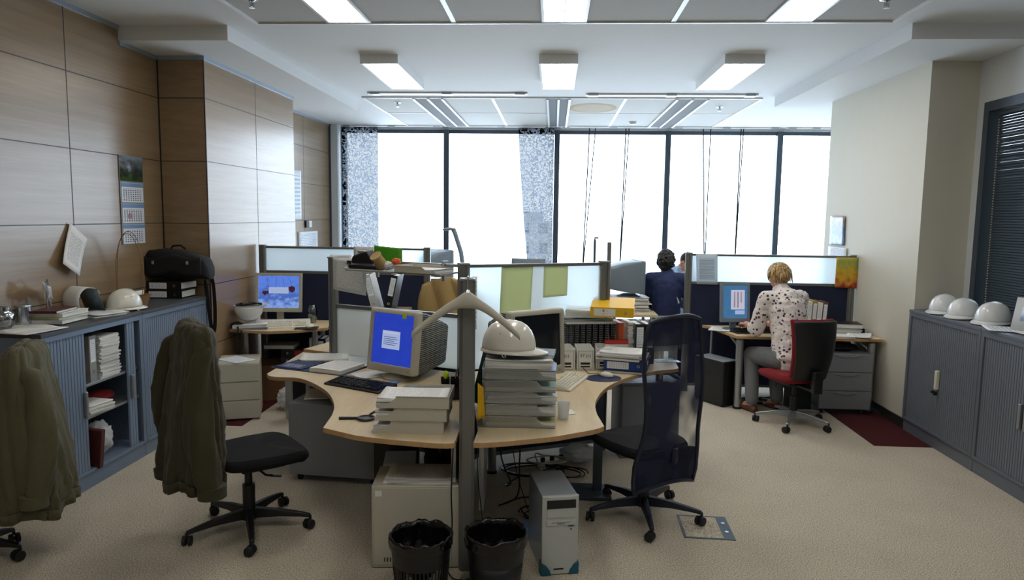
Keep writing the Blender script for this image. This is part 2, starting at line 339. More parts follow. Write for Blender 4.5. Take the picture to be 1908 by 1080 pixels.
# ------------------------------------------------------------------ mesh helpers
class MB:
    def __init__(s): s.bm = bmesh.new(); s.uv = s.bm.loops.layers.uv.new('UVMap')
    def _setm(s, fs, mat):
        for f in fs: f.material_index = mat
    def box(s, a, b, mat=0, T=None):
        x0, y0, z0 = a; x1, y1, z1 = b
        vs = [s.bm.verts.new(Vector(p) if T is None else T @ Vector(p)) for p in ((x0,y0,z0),(x1,y0,z0),(x1,y1,z0),(x0,y1,z0),(x0,y0,z1),(x1,y0,z1),(x1,y1,z1),(x0,y1,z1))]
        fs = []
        for q in ((0,3,2,1),(4,5,6,7),(0,1,5,4),(1,2,6,5),(2,3,7,6),(3,0,4,7)):
            f = s.bm.faces.new([vs[i] for i in q]); fs.append(f)
            for l, c in zip(f.loops, ((0,0),(1,0),(1,1),(0,1))): l[s.uv].uv = c
        s._setm(fs, mat); return s
    def cbox(s, c, size, mat=0, T=None):
        return s.box([c[i]-size[i]/2 for i in range(3)], [c[i]+size[i]/2 for i in range(3)], mat, T)
    def quad(s, pts, mat=0, uvs=((0,0),(1,0),(1,1),(0,1))):
        f = s.bm.faces.new([s.bm.verts.new(Vector(p)) for p in pts]); f.material_index = mat
        for l, c in zip(f.loops, uvs): l[s.uv].uv = c
        return s
    def rings(s, rs, mat=0, closed=True, cap=True):
        prev = None; R_ = []
        for ring in rs: R_.append([s.bm.verts.new(Vector(p)) for p in ring])
        n = len(R_[0])
        for a, b in zip(R_, R_[1:]):
            for i in range(n if closed else n-1):
                j = (i+1) % n
                f = s.bm.faces.new((a[i], a[j], b[j], b[i])); f.material_index = mat
        if cap:
            f = s.bm.faces.new(list(reversed(R_[0]))); f.material_index = mat
            f = s.bm.faces.new(R_[-1]); f.material_index = mat
        return s
    def cyl(s, p0, p1, r0, r1=None, seg=14, mat=0, cap=True):
        r1 = r0 if r1 is None else r1; p0 = Vector(p0); p1 = Vector(p1)
        d = (p1-p0).normalized(); a = d.orthogonal().normalized(); b = d.cross(a)
        f = lambda p, r: [p+(a*math.cos(2*PI*i/seg)+b*math.sin(2*PI*i/seg))*r for i in range(seg)]
        return s.rings([f(p0, r0), f(p1, r1)], mat, cap=cap)
    def lathe(s, prof, c=(0,0,0), seg=24, mat=0, cap=False, T=None):
        c = Vector(c); rs = []
        for r, z in prof:
            ring = [c+Vector((r*math.cos(2*PI*i/seg), r*math.sin(2*PI*i/seg), z)) for i in range(seg)]
            if T is not None: ring = [T @ p for p in ring]
            rs.append(ring)
        return s.rings(rs, mat, cap=cap)
    def tube(s, pts, r, seg=8, mat=0, closed=False):
        pts = [Vector(p) for p in pts]; n = len(pts); rs = []; a = None
        for i, p in enumerate(pts):
            if closed: d = pts[(i+1) % n]-pts[i-1]
            else: d = pts[min(i+1, n-1)]-pts[max(i-1, 0)]
            d.normalize()
            if a is None: a = d.orthogonal().normalized()
            else:
                a = a-d*a.dot(d); a = a.normalized() if a.length > 1e-6 else d.orthogonal().normalized()
            b = d.cross(a); rr = r[i] if isinstance(r, (list, tuple)) else r
            rs.append([p+(a*math.cos(2*PI*k/seg)+b*math.sin(2*PI*k/seg))*rr for k in range(seg)])
        if closed: rs.append(rs[0]); return s.rings(rs, mat, cap=False)
        return s.rings(rs, mat)
    def prism(s, poly, z0, z1, mat=0, T=None, side=None):
        t = (lambda p: Vector(p)) if T is None else (lambda p: T @ Vector(p))
        lo = [s.bm.verts.new(t((p[0], p[1], z0))) for p in poly]; hi = [s.bm.verts.new(t((p[0], p[1], z1))) for p in poly]
        f = s.bm.faces.new(hi); f.material_index = mat
        f = s.bm.faces.new(list(reversed(lo))); f.material_index = mat
        n = len(poly)
        for i in range(n):
            f = s.bm.faces.new((lo[i], lo[(i+1) % n], hi[(i+1) % n], hi[i])); f.material_index = mat if side is None else side
        return s
    def grid(s, fn, nu, nv, mat=0):
        V = [[s.bm.verts.new(Vector(fn(i/nu, j/nv))) for i in range(nu+1)] for j in range(nv+1)]
        for j in range(nv):
            for i in range(nu):
                f = s.bm.faces.new((V[j][i], V[j][i+1], V[j+1][i+1], V[j+1][i])); f.material_index = mat
                for l, c in zip(f.loops, ((i, j), (i+1, j), (i+1, j+1), (i, j+1))): l[s.uv].uv = (c[0]/nu, c[1]/nv)
        return s
    def ball(s, c, r, mat=0, sub=2, rot=None):
        r = (r, r, r) if isinstance(r, (int, float)) else r
        T = Matrix.Translation(Vector(c)) @ (rot.to_4x4() if rot else Matrix()) @ Matrix.Diagonal((r[0], r[1], r[2], 1))
        q = bmesh.ops.create_icosphere(s.bm, subdivisions=sub, radius=1, matrix=T)
        for v in q['verts']:
            for f in v.link_faces: f.material_index = mat
        return s
    def capsule(s, a, b, ra, rb, mat=0, seg=14):
        s.cyl(a, b, ra, rb, seg, mat); s.ball(a, ra, mat); s.ball(b, rb, mat); return s
    def build(s, name, mats, parent=None, bevel=0, solid=0, sub=0, seg=2, remesh=0, smooth=0, loc=None, rot=None, sharp=35, offset=-1):
        me = bpy.data.meshes.new(name)
        bmesh.ops.recalc_face_normals(s.bm, faces=s.bm.faces[:])
        for f in s.bm.faces: f.smooth = True
        lim = R(sharp)
        for e in s.bm.edges:
            if len(e.link_faces) == 2 and e.calc_face_angle(0) > lim: e.smooth = False
        s.bm.to_mesh(me); s.bm.free()
        if isinstance(mats, str): mats = [mats]
        for m_ in mats: me.materials.append(M[m_])
        o = bpy.data.objects.new(name, me); COL.objects.link(o)
        if parent: o.parent = parent
        if loc is not None: o.location = loc
        if rot is not None: o.rotation_euler = rot if not isinstance(rot, (int, float)) else (0, 0, rot)
        if solid: md = o.modifiers.new('thick', 'SOLIDIFY'); md.thickness = solid; md.offset = offset
        if remesh:
            md = o.modifiers.new('join', 'REMESH'); md.mode = 'VOXEL'; md.voxel_size = remesh; md.use_smooth_shade = True
            if smooth: md = o.modifiers.new('soft', 'SMOOTH'); md.factor = .5; md.iterations = smooth
        if bevel: md = o.modifiers.new('bevel', 'BEVEL'); md.width = bevel; md.segments = seg; md.limit_method = 'ANGLE'; md.angle_limit = R(40); md.harden_normals = False
        if sub: md = o.modifiers.new('sub', 'SUBSURF'); md.levels = sub; md.render_levels = sub
        return o
def thing(name, label, cat, loc=(0,0,0), rz=0, group=None, rot=None):
    o = bpy.data.objects.new(name, None); COL.objects.link(o); o.empty_display_size = .05
    o.location = loc; o.rotation_euler = rot if rot else (0, 0, rz); o['label'] = label; o['category'] = cat
    if group: o['group'] = group
    return o
def tag(o, label, cat, group=None, kind=None):
    o['label'] = label; o['category'] = cat
    if group: o['group'] = group
    if kind: o['kind'] = kind
    return o
def struct(mb, name, mats, **k):
    o = mb.build(name, mats, **k); o['kind'] = 'structure'; return o
def dup(o, parent=None, label=None, group=None, loc=None, rz=None):
    c = o.copy(); COL.objects.link(c); c.parent = parent
    if parent is None:
        if label: c['label'] = label
        if group: c['group'] = group
        if loc is not None: c.location = loc
        if rz is not None: c.rotation_euler = (0, 0, rz)
    for ch in [x for x in bpy.data.objects if x.parent == o]: dup(ch, c)
    return c
# ------------------------------------------------------------------ the room
XL, XR, XP, XC = -3.55, 3.63, -3.12, 3.22       # front walls, left pillar face, right column face
XLB, XRB, YW, YB = -3.80, 4.80, 12.0, -2.6      # back recess walls, window wall, wall behind
YP0, YP1, YC0, YC1 = 6.17, 8.30, 6.37, 8.54
ZC, ZS = 3.37, 3.25
struct(MB().box((-4.1, YB-.1, -.1), (5.1, YW+.3, 0)), 'floor', 'carpet')
mb = MB().box((-4.1, YB-.1, ZC), (5.1, YW+.3, ZC+.15))
mb.box((XL-.3, 5.63, ZS), (-2.64, 9.35, ZC)).box((2.68, 5.63, ZS), (XR+.3, 8.95, ZC)).box((XR+.3, 8.54, ZS), (XRB+.1, 8.95, ZC))
struct(mb, 'ceiling', 'ceiling_paint')

# suspended tile fields (metal panels) set in the ceiling
def tilefield(name, x0, x1, y0, y1, xs, ys, gaps, mat='tile_panel'):
    z = ZC
    root = MB()
    root.box((x0, y0, z-.006), (x1, y1, z+.01))
    o = struct(root, name, mat)
    fr = MB()
    for x in xs: fr.box((x-.018, y0, z-.012), (x+.018, y1, z-.0055))
    for y in ys: fr.box((x0, y-.006, z-.011), (x1, y+.006, z-.0055))
    fr.box((x0-.012, y0, z-.018), (x0+.012, y1, z+.01)); fr.box((x1-.012, y0, z-.018), (x1+.012, y1, z+.01))
    fr.box((x0, y1-.012, z-.018), (x1, y1+.012, z+.01)); fr.box((x0, y0-.012, z-.018), (x1, y0+.012, z+.01))
    q = fr.build('tile_rail', 'white_metal', o); 
    return o
tilefield('ceiling_tiles', -2.36, 2.5, YB+.3, 5.56, (-.80, .875), (4.3, 3.1, 1.9, .7, -.5), ())
tilefield('ceiling_tiles_rear', -2.47, 2.54, 9.0, 11.74, (-.81, .875), (10.33,), ())
pm('slot_grey', '5b6063', .8)
# linear air slots in the rear tile field
def slot(x0, x1, label):
    w = x1-x0
    t = thing('linear_vent', label, 'ceiling vent', ((x0+x1)/2, 10.37, ZC-.012), 0, 'air slots in the rear ceiling')
    MB().box((-w/2+.02, -1.36, -.006), (w/2-.02, 1.36, .0)).build('louvre', 'slot_grey', t)
    for sx in (-w/2+.01, 0, w/2-.01): MB().box((sx-.014, -1.36, -.02), (sx+.014, 1.36, -.004)).build('slot_rail', 'white_metal', t)
slot(-1.83, -1.44, 'long grey double air slot in the rear ceiling, left of the three')
slot(-.12, .18, 'long grey double air slot in the rear ceiling, above the middle window')
slot(1.50, 1.90, 'long grey double air slot in the rear ceiling, right of the three')
# brownish water stains belong to two tiles
st = MB(); n = 26
st.prism([(.50+.33*math.cos(2*PI*i/n), 9.83+.42*math.sin(2*PI*i/n)) for i in range(n)], ZC-.0075, ZC-.006)
pm('stain_edge', 'b59f7c', .85, var=.1); pm('stain', 'b7ab97', .85, var=.08)
o = struct(st, 'ceiling_stain', 'stain_edge')
st = MB(); st.prism([(.50+.27*math.cos(2*PI*i/n), 9.83+.33*math.sin(2*PI*i/n)) for i in range(n)], ZC-.0085, ZC-.007); st.build('stain_centre', 'stain', o)

# walls
GR = 'dark_trim'
def wall_panels(name, X, y0, y1, ztop, vy, zrows, face):
    mb = MB().box((X-.12, y0, 0), (X, y1, ztop+.0)) if face > 0 else MB().box((X, y0, 0), (X+.12, y1, ztop))
    o = struct(mb, name, 'wood_wall')
    g = MB(); x = X; e = .0012*face
    for y in vy: g.box((min(x, x+e), y-.004, 0), (max(x, x+e), y+.004, ztop-.03))
    for z in zrows: g.box((min(x, x+e), y0, z-.0035), (max(x, x+e), y1, z+.0035))
    g.build('panel_joint', GR, o)
    t = MB(); t.box((min(x, x+.012*face), y0, ztop-.035), (max(x, x+.012*face), y1, ztop)); t.build('top_trim', 'silver_trim', o)
    return o
rows = (.12, .67, 1.22, 1.775, 2.33, 2.885)
wall_panels('wall_left', XL, YB, 5.63, ZC, (2.6, 3.8, 4.99), rows, 1)
wall_panels('wall_left_end', XL, 5.63, YP0, ZS, (), rows, 1)
# pillar, clad in the same panels
o = struct(MB().box((XL-.12, YP0, 0), (XP, YP1, ZS)), 'wall_left_pillar', 'wood_wall')
g = MB()
for z in rows: g.box((XL, YP0-.0012, z-.0035), (XP+.0012, YP1, z+.0035))
g.box((XP, 7.24-.004, 0), (XP+.0012, 7.244, ZS)); g.box((XL+.002, YP0-.003, 0), (XL+.014, YP0, ZS)); g.build('panel_joint', GR, o)
t = MB(); t.box((XL, YP0-.012, ZS-.035), (XP+.012, YP0, ZS)); t.box((XP, YP0, ZS-.035), (XP+.012, YP1, ZS)); t.build('top_trim', 'silver_trim', o)
pm('maroon_edge', '3a1c22', .5); MB().box((XP-.004, YP0-.004, 0), (XP+.004, YP0+.006, ZS-.035)).build('edge_strip', 'maroon_edge', o)
wall_panels('wall_left_rear', XLB, YP1, 11.72, ZC, (10.5,), rows, 1)
struct(MB().box((XLB-.12, YP1-.1, 0), (XL, YP1, ZC)), 'wall_left_step', 'wood_wall')
struct(MB().box((XLB-.2, 11.72, 0), (-3.66, YW+.1, ZC)), 'wall_left_jamb', 'wall_paint_cool')
struct(MB().box((XLB, 11.70, 0), (XLB+.03, 11.72, ZC)), 'trim_1', 'frame_grey')
# right side
# wall with the internal window: opening Y 1.6..6.25, z 1.05..2.88
w = MB(); X0, X1 = XR, XR+.12
w.box((X0, YB, 0), (X1, 1.6, ZC)).box((X0, 6.25, 0), (X1, YC0, ZC)).box((X0, 1.6, 0), (X1, 6.25, .95)).box((X0, 1.6, 2.88), (X1, 6.25, ZC))
struct(w, 'wall_right', 'wall_paint_cool')
struct(MB().box((XC, YC0, 0), (XR+.12, YC1, ZS)), 'wall_right_column', 'wall_paint')
struct(MB().box((XRB, YC1-.1, 0), (XRB+.12, YW+.1, ZC)), 'wall_right_rear', 'wall_paint')
struct(MB().box((XR, YC1-.12, 0), (XRB+.1, YC1, ZC)), 'wall_right_return', 'wall_paint')
struct(MB().box((XC-.015, YC0-.015, 0), (XC, YC1, .09)).box((XC-.015, YC0-.015, 0), (XR, YC0, .09)), 'baseboard_right', 'dark_trim')
struct(MB().box((XP, YP0, 0), (XP+.015, YP1, .09)).box((XLB, YP1, 0), (XLB+.015, 11.7, .09)), 'baseboard_left', 'dark_trim')
struct(MB().box((-4.1, YB-.12, 0), (5.1, YB, ZC)), 'wall_behind', 'wall_paint')
# internal window with frame, glass and closed grey venetian blind
o = struct(MB().box((XR-.02, 6.18, .95), (XR+.1, 6.25, 2.88)).box((XR-.02, 1.6, 2.80), (XR+.1, 6.18, 2.88)).box((XR-.02, 1.6, .95), (XR+.1, 6.18, 1.0)).box((XR-.02, 3.9, 1.0), (XR+.1, 3.97, 2.8)).box((XR-.02, 1.6, 1.0), (XR+.1, 1.67, 2.8)), 'window_6', 'frame_grey')
MB().box((XR+.085, 1.67, 1.0), (XR+.091, 6.18, 2.8)).build('window_pane', 'window_glass', o)
pm('blind_slat', '46525c', .75, 0, spec=.2, var=.04)
t = thing('venetian_blind', 'closed dark grey venetian blind inside the right wall window', 'blind', (XR+.05, 5.05, 1.0))
b = MB(); z = .03
while z < 1.76:
    b.quad([(-.012, -1.06, z), (-.012, 1.08, z), (.010, 1.08, z+.024), (.010, -1.06, z+.024)]); z += .022
b.build('slats', 'blind_slat', t, solid=.0012)
MB().box((-.02, -1.06, 1.76), (.02, 1.08, 1.795)).build('head_rail', 'frame_grey', t)
pm('bead', 'c9b48a', .5)
b = MB(); 
for i in range(76): b.ball((-.035, 1.04-.02*i/76, 1.72-.0215*i), .006, sub=1)
b.build('bead_chain', 'bead', t)
b = MB().box((XR+.5, 0, 0), (XR+.62, 6.3, ZC)); struct(b, 'wall_corridor', 'wall_paint')

# window wall
ms = [-3.64, -1.85, .03, 1.88, 3.71]; edges = ms+[XRB]
struct(MB().box((-4.1, YW, ZC-.05), (5.1, YW+.3, ZC+.02)).box((-4.1, YW+.02, 0), (5.1, YW+.3, .08)), 'wall_window', 'wall_paint_cool')
for i in range(5):
    a, b_ = edges[i], edges[i+1]; f = MB(); hw = .045
    f.box((a-hw if i else a-.02, YW-.04, .08), (a+hw, YW+.08, 3.32)); 
    f.box((a+hw, YW, 3.26), (b_-hw, YW+.06, 3.32)).box((a+hw, YW, .08), (b_-hw, YW+.06, .14))
    o = struct(f, 'window_%d' % (i+1), 'frame_grey')
    MB().box((a+hw, YW+.03, .14), (b_-hw, YW+.036, 3.26)).build('window_pane', 'window_glass', o)
# shading panels of patterned fabric: one narrow panel left, one gathered towards the middle mullion
o = MB().grid(lambda u, v: (.62*u, .012*math.sin(u*9), -3.1*v), 12, 24).build('fabric_blind', 'lace_fabric', loc=(-3.62, 11.86, 3.345))
tag(o, 'narrow straight patterned grey sunshade fabric at the far left window', 'blind')
def lp(u, v):
    xl = -.60+.27*v**1.3; return (xl+(.0-xl)*u, .03*math.sin(u*7+v*2), -3.1*v)
o = MB().grid(lp, 14, 28).build('fabric_blind', 'lace_fabric', loc=(-.02, 11.86, 3.345))
tag(o, 'patterned grey sunshade fabric pulled aside against the middle mullion', 'blind')
# blind head rails under the ceiling
def rail(x0, x1, y, z, label):
    t = thing('blind_rail', label, 'blind rail', ((x0+x1)/2, y, z), 0, 'blind head rails under the ceiling'); h = (x1-x0)/2
    MB().box((-h, -.05, -.02), (h, .05, 0)).build('rail_body', 'white_metal', t, bevel=.004)
    for k in (-1, 0, 1): MB().box((k*(h-.09)-.06, -.055, -.028), (k*(h-.09)+.06, .055, -.002)).build('bracket', 'alu', t)
    return t
rail(-2.32, -.35, 8.70, ZC, 'long white blind head rail on the ceiling in front of the rear tiles, left one')
rail(.36, 2.42, 8.76, ZC, 'long white blind head rail on the ceiling in front of the rear tiles, right one')
rail(-3.62, -1.9, 11.86, ZC, 'white blind head rail above the far left window')
rail(-1.8, -.02, 11.86, ZC, 'white blind head rail above the second window from left')
rm = rail(.08, 1.83, 11.86, ZC, 'white blind head rail above the window right of the middle mullion')
rn = rail(1.93, 3.66, 11.86, ZC, 'white blind head rail above the window with the crossing cords')
rail(3.76, 4.7, 11.86, ZC, 'white blind head rail above the rightmost window, partly behind the column')
# thin pull cords hanging in front of the glass
def cord(par, xt, xb, n):
    MB().tube([(0, 0, 0), ((xb-xt)*.5, 0, -1.2), (xb-xt, 0, -2.35)], .010, 6).build('pull_cord', 'rubber', par, loc=(xt-par.location.x, -.03, -.03))
    MB().tube([(.10*n, 0, 0), (.05*n+(xb-xt)*.5, 0, -1.2), (xb-xt+.004, 0, -2.35)], .009, 6).build('pull_cord', 'rubber', par, loc=(xt-par.location.x, -.03, -.03))
cord(rm, .56, .50, 1); cord(rm, 1.16, 1.12, .5); cord(rn, 2.42, 2.53, 1.2); cord(rn, 3.03, 3.02, .4)

# far outside: pale buildings washed out by the daylight
def tower(x, y, w, d, h, label, z=-25):
    t = thing('office_tower', label, 'building', (x, y, z), 0, 'pale buildings outside the windows')
    MB().box((-w/2, -d/2, 0), (w/2, d/2, h)).build('wall', 'building_pale', t)
    MB().box((-w*.2, -d*.2, h), (w*.15, d*.2, h+1.6)).build('roof_plant_room', 'building_pale', t)
tower(-4, 120, 14, 12, 26, 'faint pale building low behind the second window')
tower(46, 110, 16, 12, 31, 'pale building seen through the rightmost window')
tower(70, 160, 30, 14, 36, 'wider pale building behind the column edge, farther off')
tower(18, 140, 40, 12, 22, 'low long pale building outside the middle windows')

# ------------------------------------------------------------------ luminaires
def luminaire(x, y, z, lx, ly, label, recess):
    t = thing('ceiling_light', label, 'ceiling light', (x, y, z), 0, 'fluorescent ceiling lights'); h = .012 if recess else .085
    w, l = lx/2, ly/2; e = .02
    b = MB().box((-w, -l, -h), (-w+e, l, 0)).box((w-e, -l, -h), (w, l, 0)).box((-w+e, -l, -h), (w-e, -l+e, 0)).box((-w+e, l-e, -h), (w-e, l, 0)).box((-w+e, -l+e, -h+.02 if not recess else -.002), (w-e, l-e, 0))
    b.build('housing', 'white_metal', t)
    MB().box((-w+e, -l+e, -h+.004), (w-e, l-e, -h+.010)).build('diffuser', 'diffuser', t)
    MB().box((-.004, -l+e, -h+.001), (.004, l-e, -h+.004)).build('louvre_rib', 'white_metal', t)
for x, n in ((-1.67, 'left'), (.015, 'middle'), (1.71, 'right')):
    luminaire(x, 7.32, ZC, .36, 1.33, 'long box ceiling light hanging below the plain ceiling, %s of the three in the row' % n, False)
for x, n in ((-1.61, 'left'), (.05, 'middle'), (1.72, 'right')):
    luminaire(x, 4.88, ZC-.012, .34, 1.24, 'recessed ceiling light at the top edge of the photo, %s of the three' % n, True)
    luminaire(x, 1.6, ZC-.012, .34, 1.24, 'recessed ceiling light above and behind the viewer', True)

def sprinkler(x, y, label, z=ZC-.006):
    t = thing('sprinkler', label, 'sprinkler', (x, y, z), 0, 'ceiling sprinklers')
    MB().lathe([(.0, 0), (.04, 0), (.045, -.006), (.02, -.012), (.012, -.02), (0.0, -.02)], seg=16).build('rosette', 'chrome', t)
    MB().cyl((0, 0, -.02), (0, 0, -.05), .008).cyl((-.014, 0, -.018), (-.014, 0, -.055), .003).cyl((.014, 0, -.018), (.014, 0, -.055), .003).cyl((-.014, 0, -.055), (.014, 0, -.055), .003).cyl((0, 0, -.058), (0, 0, -.061), .02).build('deflector', 'chrome', t)
sprinkler(-2.14, 4.95, 'chrome sprinkler head at the top left edge of the photo')
sprinkler(2.21, 5.02, 'chrome sprinkler head at the top right edge of the photo')
sprinkler(-2.11, 9.41, 'small sprinkler in the rear tile field, on the left')
sprinkler(2.18, 9.67, 'small sprinkler in the rear tile field, on the right')
t = thing('smoke_detector', 'small grey smoke detector in the rear ceiling tiles', 'smoke detector', (1.2, 11.2, ZC-.006))
MB().lathe([(0, 0), (.06, 0), (.06, -.02), (.045, -.04), (0, -.045)], seg=20).build('detector_body', 'white_metal', t)
MB().cyl((0, 0, -.025), (0, 0, -.034), .057, .050, 20).build('vent_ring', 'grey_plastic', t)
# floor box
t = thing('floor_socket_box', 'square metal-framed socket lid let into the carpet by the mesh chair', 'floor socket', (.96, 4.16, 0), R(-2))
MB().box((-.15, -.16, 0), (.15, -.145, .004)).box((-.15, .145, 0), (.15, .16, .004)).box((-.15, -.145, 0), (-.135, .145, .004)).box((.085, -.145, 0), (.15, .145, .004)).build('lid_frame', 'frame_grey', t)
MB().box((-.135, -.145, 0), (.085, .145, .003)).build('lid_carpet', 'carpet', t)
MB().cyl((.117, .06, .004), (.117, .06, .007), .012).cyl((.117, -.06, .004), (.117, -.06, .007), .012).build('lid_screw', 'chrome', t)
# ------------------------------------------------------------------ tambour cabinets
def cabinet(name, label, loc, rz, w, h, d, body, slat, left_open=None, right_open=None, handle=None, shelves=(), group=None):
    """front faces local -Y; left/right_open = x ranges (local) covered by each tambour door"""
    t = thing(name, label, 'cabinet', loc, rz, group); W2 = w/2; f = .035; pl = .11
    MB().box((-W2, .015, 0), (W2, d, pl)).build('plinth', body, t, bevel=.003)
    c = MB().box((-W2, 0, pl), (-W2+.02, d, h-.025)).box((W2-.02, 0, pl), (W2, d, h-.025)).box((-W2+.02, d-.01, pl), (W2-.02, d, h-.025)).box((-W2+.02, 0, pl), (W2-.02, d-.01, pl+.02))
    c.box((-W2+.02, 0, pl+.02), (-W2+f, .02, h-.025)).box((W2-f, 0, pl+.02), (W2-.02, .02, h-.025)).box((-W2+f, 0, h-.06), (W2-f, .02, h-.025))
    c.build('carcass', body, t, bevel=.0015)
    MB().box((-W2, -.004, h-.025), (W2, d, h)).build('top_panel', 'cab_dark' if body != 'cab_right' else body, t, bevel=.002)
    for z in shelves: MB().box((-W2+.021, .03, z-.02), (W2-.021, d-.011, z)).build('shelf', 'alu', t, bevel=.002)
    for nm, rg in (('tambour_door', left_open), ('tambour_door', right_open)):
        if not rg: continue
        a, b = rg; n = max(2, int(round((b-a)/.028))); q = (b-a)/n; s = MB(); poly = []
        for i in range(n):
            x = a+i*q; poly += [(x+.001, .018), (x+.004, .012), (x+q-.004, .012), (x+q-.001, .018)]
        poly += [(b, .026), (a, .026)]
        s.prism(poly, pl+.021, h-.061); dr = s.build(nm, slat, t)
        hx = (b-.03 if rg == left_open else a+.03)
        if handle != 'none':
            hb = MB().box((hx-.012, -.012, h*.44), (hx+.012, .012, h*.60)).build('handle', 'alu', dr, bevel=.006)
    return t
cabinet('tambour_cabinet', 'blue-grey tambour cabinet standing half open below the wall calendar', (-3.10, 4.53, 0), R(90), 1.05, 1.125, .44, 'cab_blue', 'cab_slat', (-.49, -.115), (.345, .44), shelves=(.71, .487), group=None)
cabinet('tambour_cabinet', 'closed blue-grey tambour cabinet under the black briefcase, next to the wood pillar', (-3.10, 5.575, 0), R(90), 1.03, 1.125, .44, 'cab_blue', 'cab_slat', (-.48, 0), (0, .48))
c = cabinet('tambour_cabinet', 'dark grey closed tambour cabinet at the column, carrying white hard hats', (3.18, 5.84, 0), R(-90), 1.05, 1.10, .43, 'cab_right', 'slat_right', (-.49, -.01), (-.01, .49), handle='none')
hd = MB().box((-.014, -.022, .50), (.014, .012, .66)); hd.build('handle', 'beige_light', c, bevel=.008)
MB().cyl((-.03, -.004, .475), (-.03, -.028, .475), .012).cyl((.005, -.004, .47), (.005, -.024, .47), .018).build('lock', 'black_plastic', c)
cabinet('tambour_cabinet', 'dark grey closed tambour cabinet at the right edge of the photo under the papers', (3.18, 4.785, 0), R(-90), 1.05, 1.10, .43, 'cab_right', 'slat_right', (-.49, 0), (0, .49))

# ------------------------------------------------------------------ partition screens
def screen(label, A, B, h, zm, z0=.06, upper='frosted_glass', lower='navy_fabric', postA=True, postB=True, pw=.07, hA=None, hB=None, mid=True, group=None, low_split=None):
    A = Vector(A); B = Vector(B); d = B-A; L = d.length; rz = math.atan2(d.y, d.x); c = (A+B)/2
    t = thing('partition_screen', label, 'office partition', (c.x, c.y, 0), rz, group); h2 = L/2
    def post(x, hh):
        p = MB(); w = pw/2
        p.prism([(x-w, -w*.6), (x-w*.6, -w), (x-.006, -w), (x-.006, -w+.006), (x+.006, -w+.006), (x+.006, -w), (x+w*.6, -w), (x+w, -w*.6), (x+w, w*.6), (x+w*.6, w), (x-w*.6, w), (x-w, w*.6)], .0, hh-.012)
        o = p.build('post', 'post_metal', t)
        MB().box((x-w, -w, hh-.012), (x+w, w, hh)).build('post_cap', 'grey_plastic', o, bevel=.004)
    if postA: post(-h2, hA or h)
    if postB: post(h2, hB or h)
    a, b = -h2+pw/2*(1 if postA else .4), h2-pw/2*(1 if postB else .4)
    MB().box((a, -.016, h-.035), (b, .016, h-.012)).build('top_rail', 'post_metal', t, bevel=.003)
    if mid: MB().box((a, -.018, zm-.014), (b, .018, zm+.014)).build('mid_rail', 'post_metal', t, bevel=.003)
    MB().box((a, -.016, z0), (b, .016, z0+.03)).build('bottom_rail', 'post_metal', t, bevel=.003)
    if upper and (mid or not low_split): MB().box((a, -.004, zm+.014), (b, .004, h-.035)).build('glass_pane', upper, t)
    if low_split:
        MB().box((a, -.004, low_split), (b, .004, zm-.014 if mid else h-.035)).build('glass_pane', 'frosted_glass', t)
        MB().box((a, -.014, z0+.03), (b, .014, low_split)).build('fabric_panel', lower, t)
    elif lower: MB().box((a, -.014, z0+.03), (b, .014, zm-.014)).build('fabric_panel', lower, t)
    return t
screen('frosted glass and navy partition at the wood pillar behind the crane-picture monitor', (-3.06, 7.2), (-1.31, 7.2), 1.545, 1.262)
screen('frosted glass and navy partition in front of the seated woman, reaching the column', (1.457, 7.6), (3.17, 7.6), 1.515, 1.19)
CP = Vector((-.65, 5.05)); LP = Vector((-1.77, 5.52)); RP = Vector((.41, 5.56)); NP = Vector((-.436, 3.55))
screen('partition arm of the middle cluster with the hung table sheet and a shelf on top', LP, CP, 1.535, 1.14, upper=None, low_split=.74, postB=False)
screen('bright frosted partition arm of the middle cluster with two greenish sheets on it', CP, RP, 1.535, 1.14, low_split=.74, pw=.08, mid=False, group=None)
# spine between the two front desks, with the tall grey front post
screen('narrow spine partition of the middle cluster ending in the tall front post', NP, CP, 1.12, 1.0, upper=None, lower='navy_fabric', postA=True, postB=False, pw=.08, hA=1.56, mid=False)

# ------------------------------------------------------------------ desks
def smooth_poly(pts, n=5, idx=()):
    """Catmull-Rom through runs of points given as a list; idx = set of corner indices kept sharp"""
    out = []; N = len(pts)
    for i in range(N):
        p1, p2 = Vector(pts[i]), Vector(pts[(i+1) % N])
        if (i, 's') in idx or i in idx:
            out.append(tuple(p1)); continue
        p0 = Vector(pts[i-1]); p3 = Vector(pts[(i+2) % N])
        for k in range(n):
            t = k/n; out.append(tuple(.5*((2*p1)+(p2-p0)*t+(2*p0-5*p1+4*p2-p3)*t*t+(3*p1-p0-3*p2+p3)*t*t*t)))
    return out
def desk_leg(t, x, y, h, foot=True, r=.03, arm=(0, .0)):
    o = MB().cyl((x, y, .02), (x, y, h-.02), r, r, 18).build('leg', 'alu', t)
    MB().cyl((x, y, 0), (x, y, .02), r+.006, r+.006, 18).build('foot', 'rubber', o)
    if arm != (0, 0): MB().tube([(x, y, h-.16), (x+arm[0]*.3, y+arm[1]*.3, h-.07), (x+arm[0], y+arm[1], h-.004)], .012).build('bracket', 'alu', o)
DT = .735; TH = .028
t = thing('corner_desk', 'light wood corner desk with curved front on the left of the tall front post', 'desk', (0, 0, 0))
pL = [(-2.03, 4.79), (-1.74, 4.675), (-1.475, 4.387), (-1.315, 4.075), (-1.245, 3.818), (-1.218, 3.587), (-1.016, 3.478), (-.749, 3.417), (-.482, 3.405), (-.482, 3.62), (-.66, 4.97), (-1.75, 5.46), (-2.06, 5.60)]
poly = smooth_poly(pL, 5, {5, 8, 9, 10, 11, 12, 4})
poly = [p for p in poly]
MB().prism(poly, DT-TH, DT, 0, side=1).build('desktop', ['desk_wood', 'desk_edge'], t, bevel=.002)
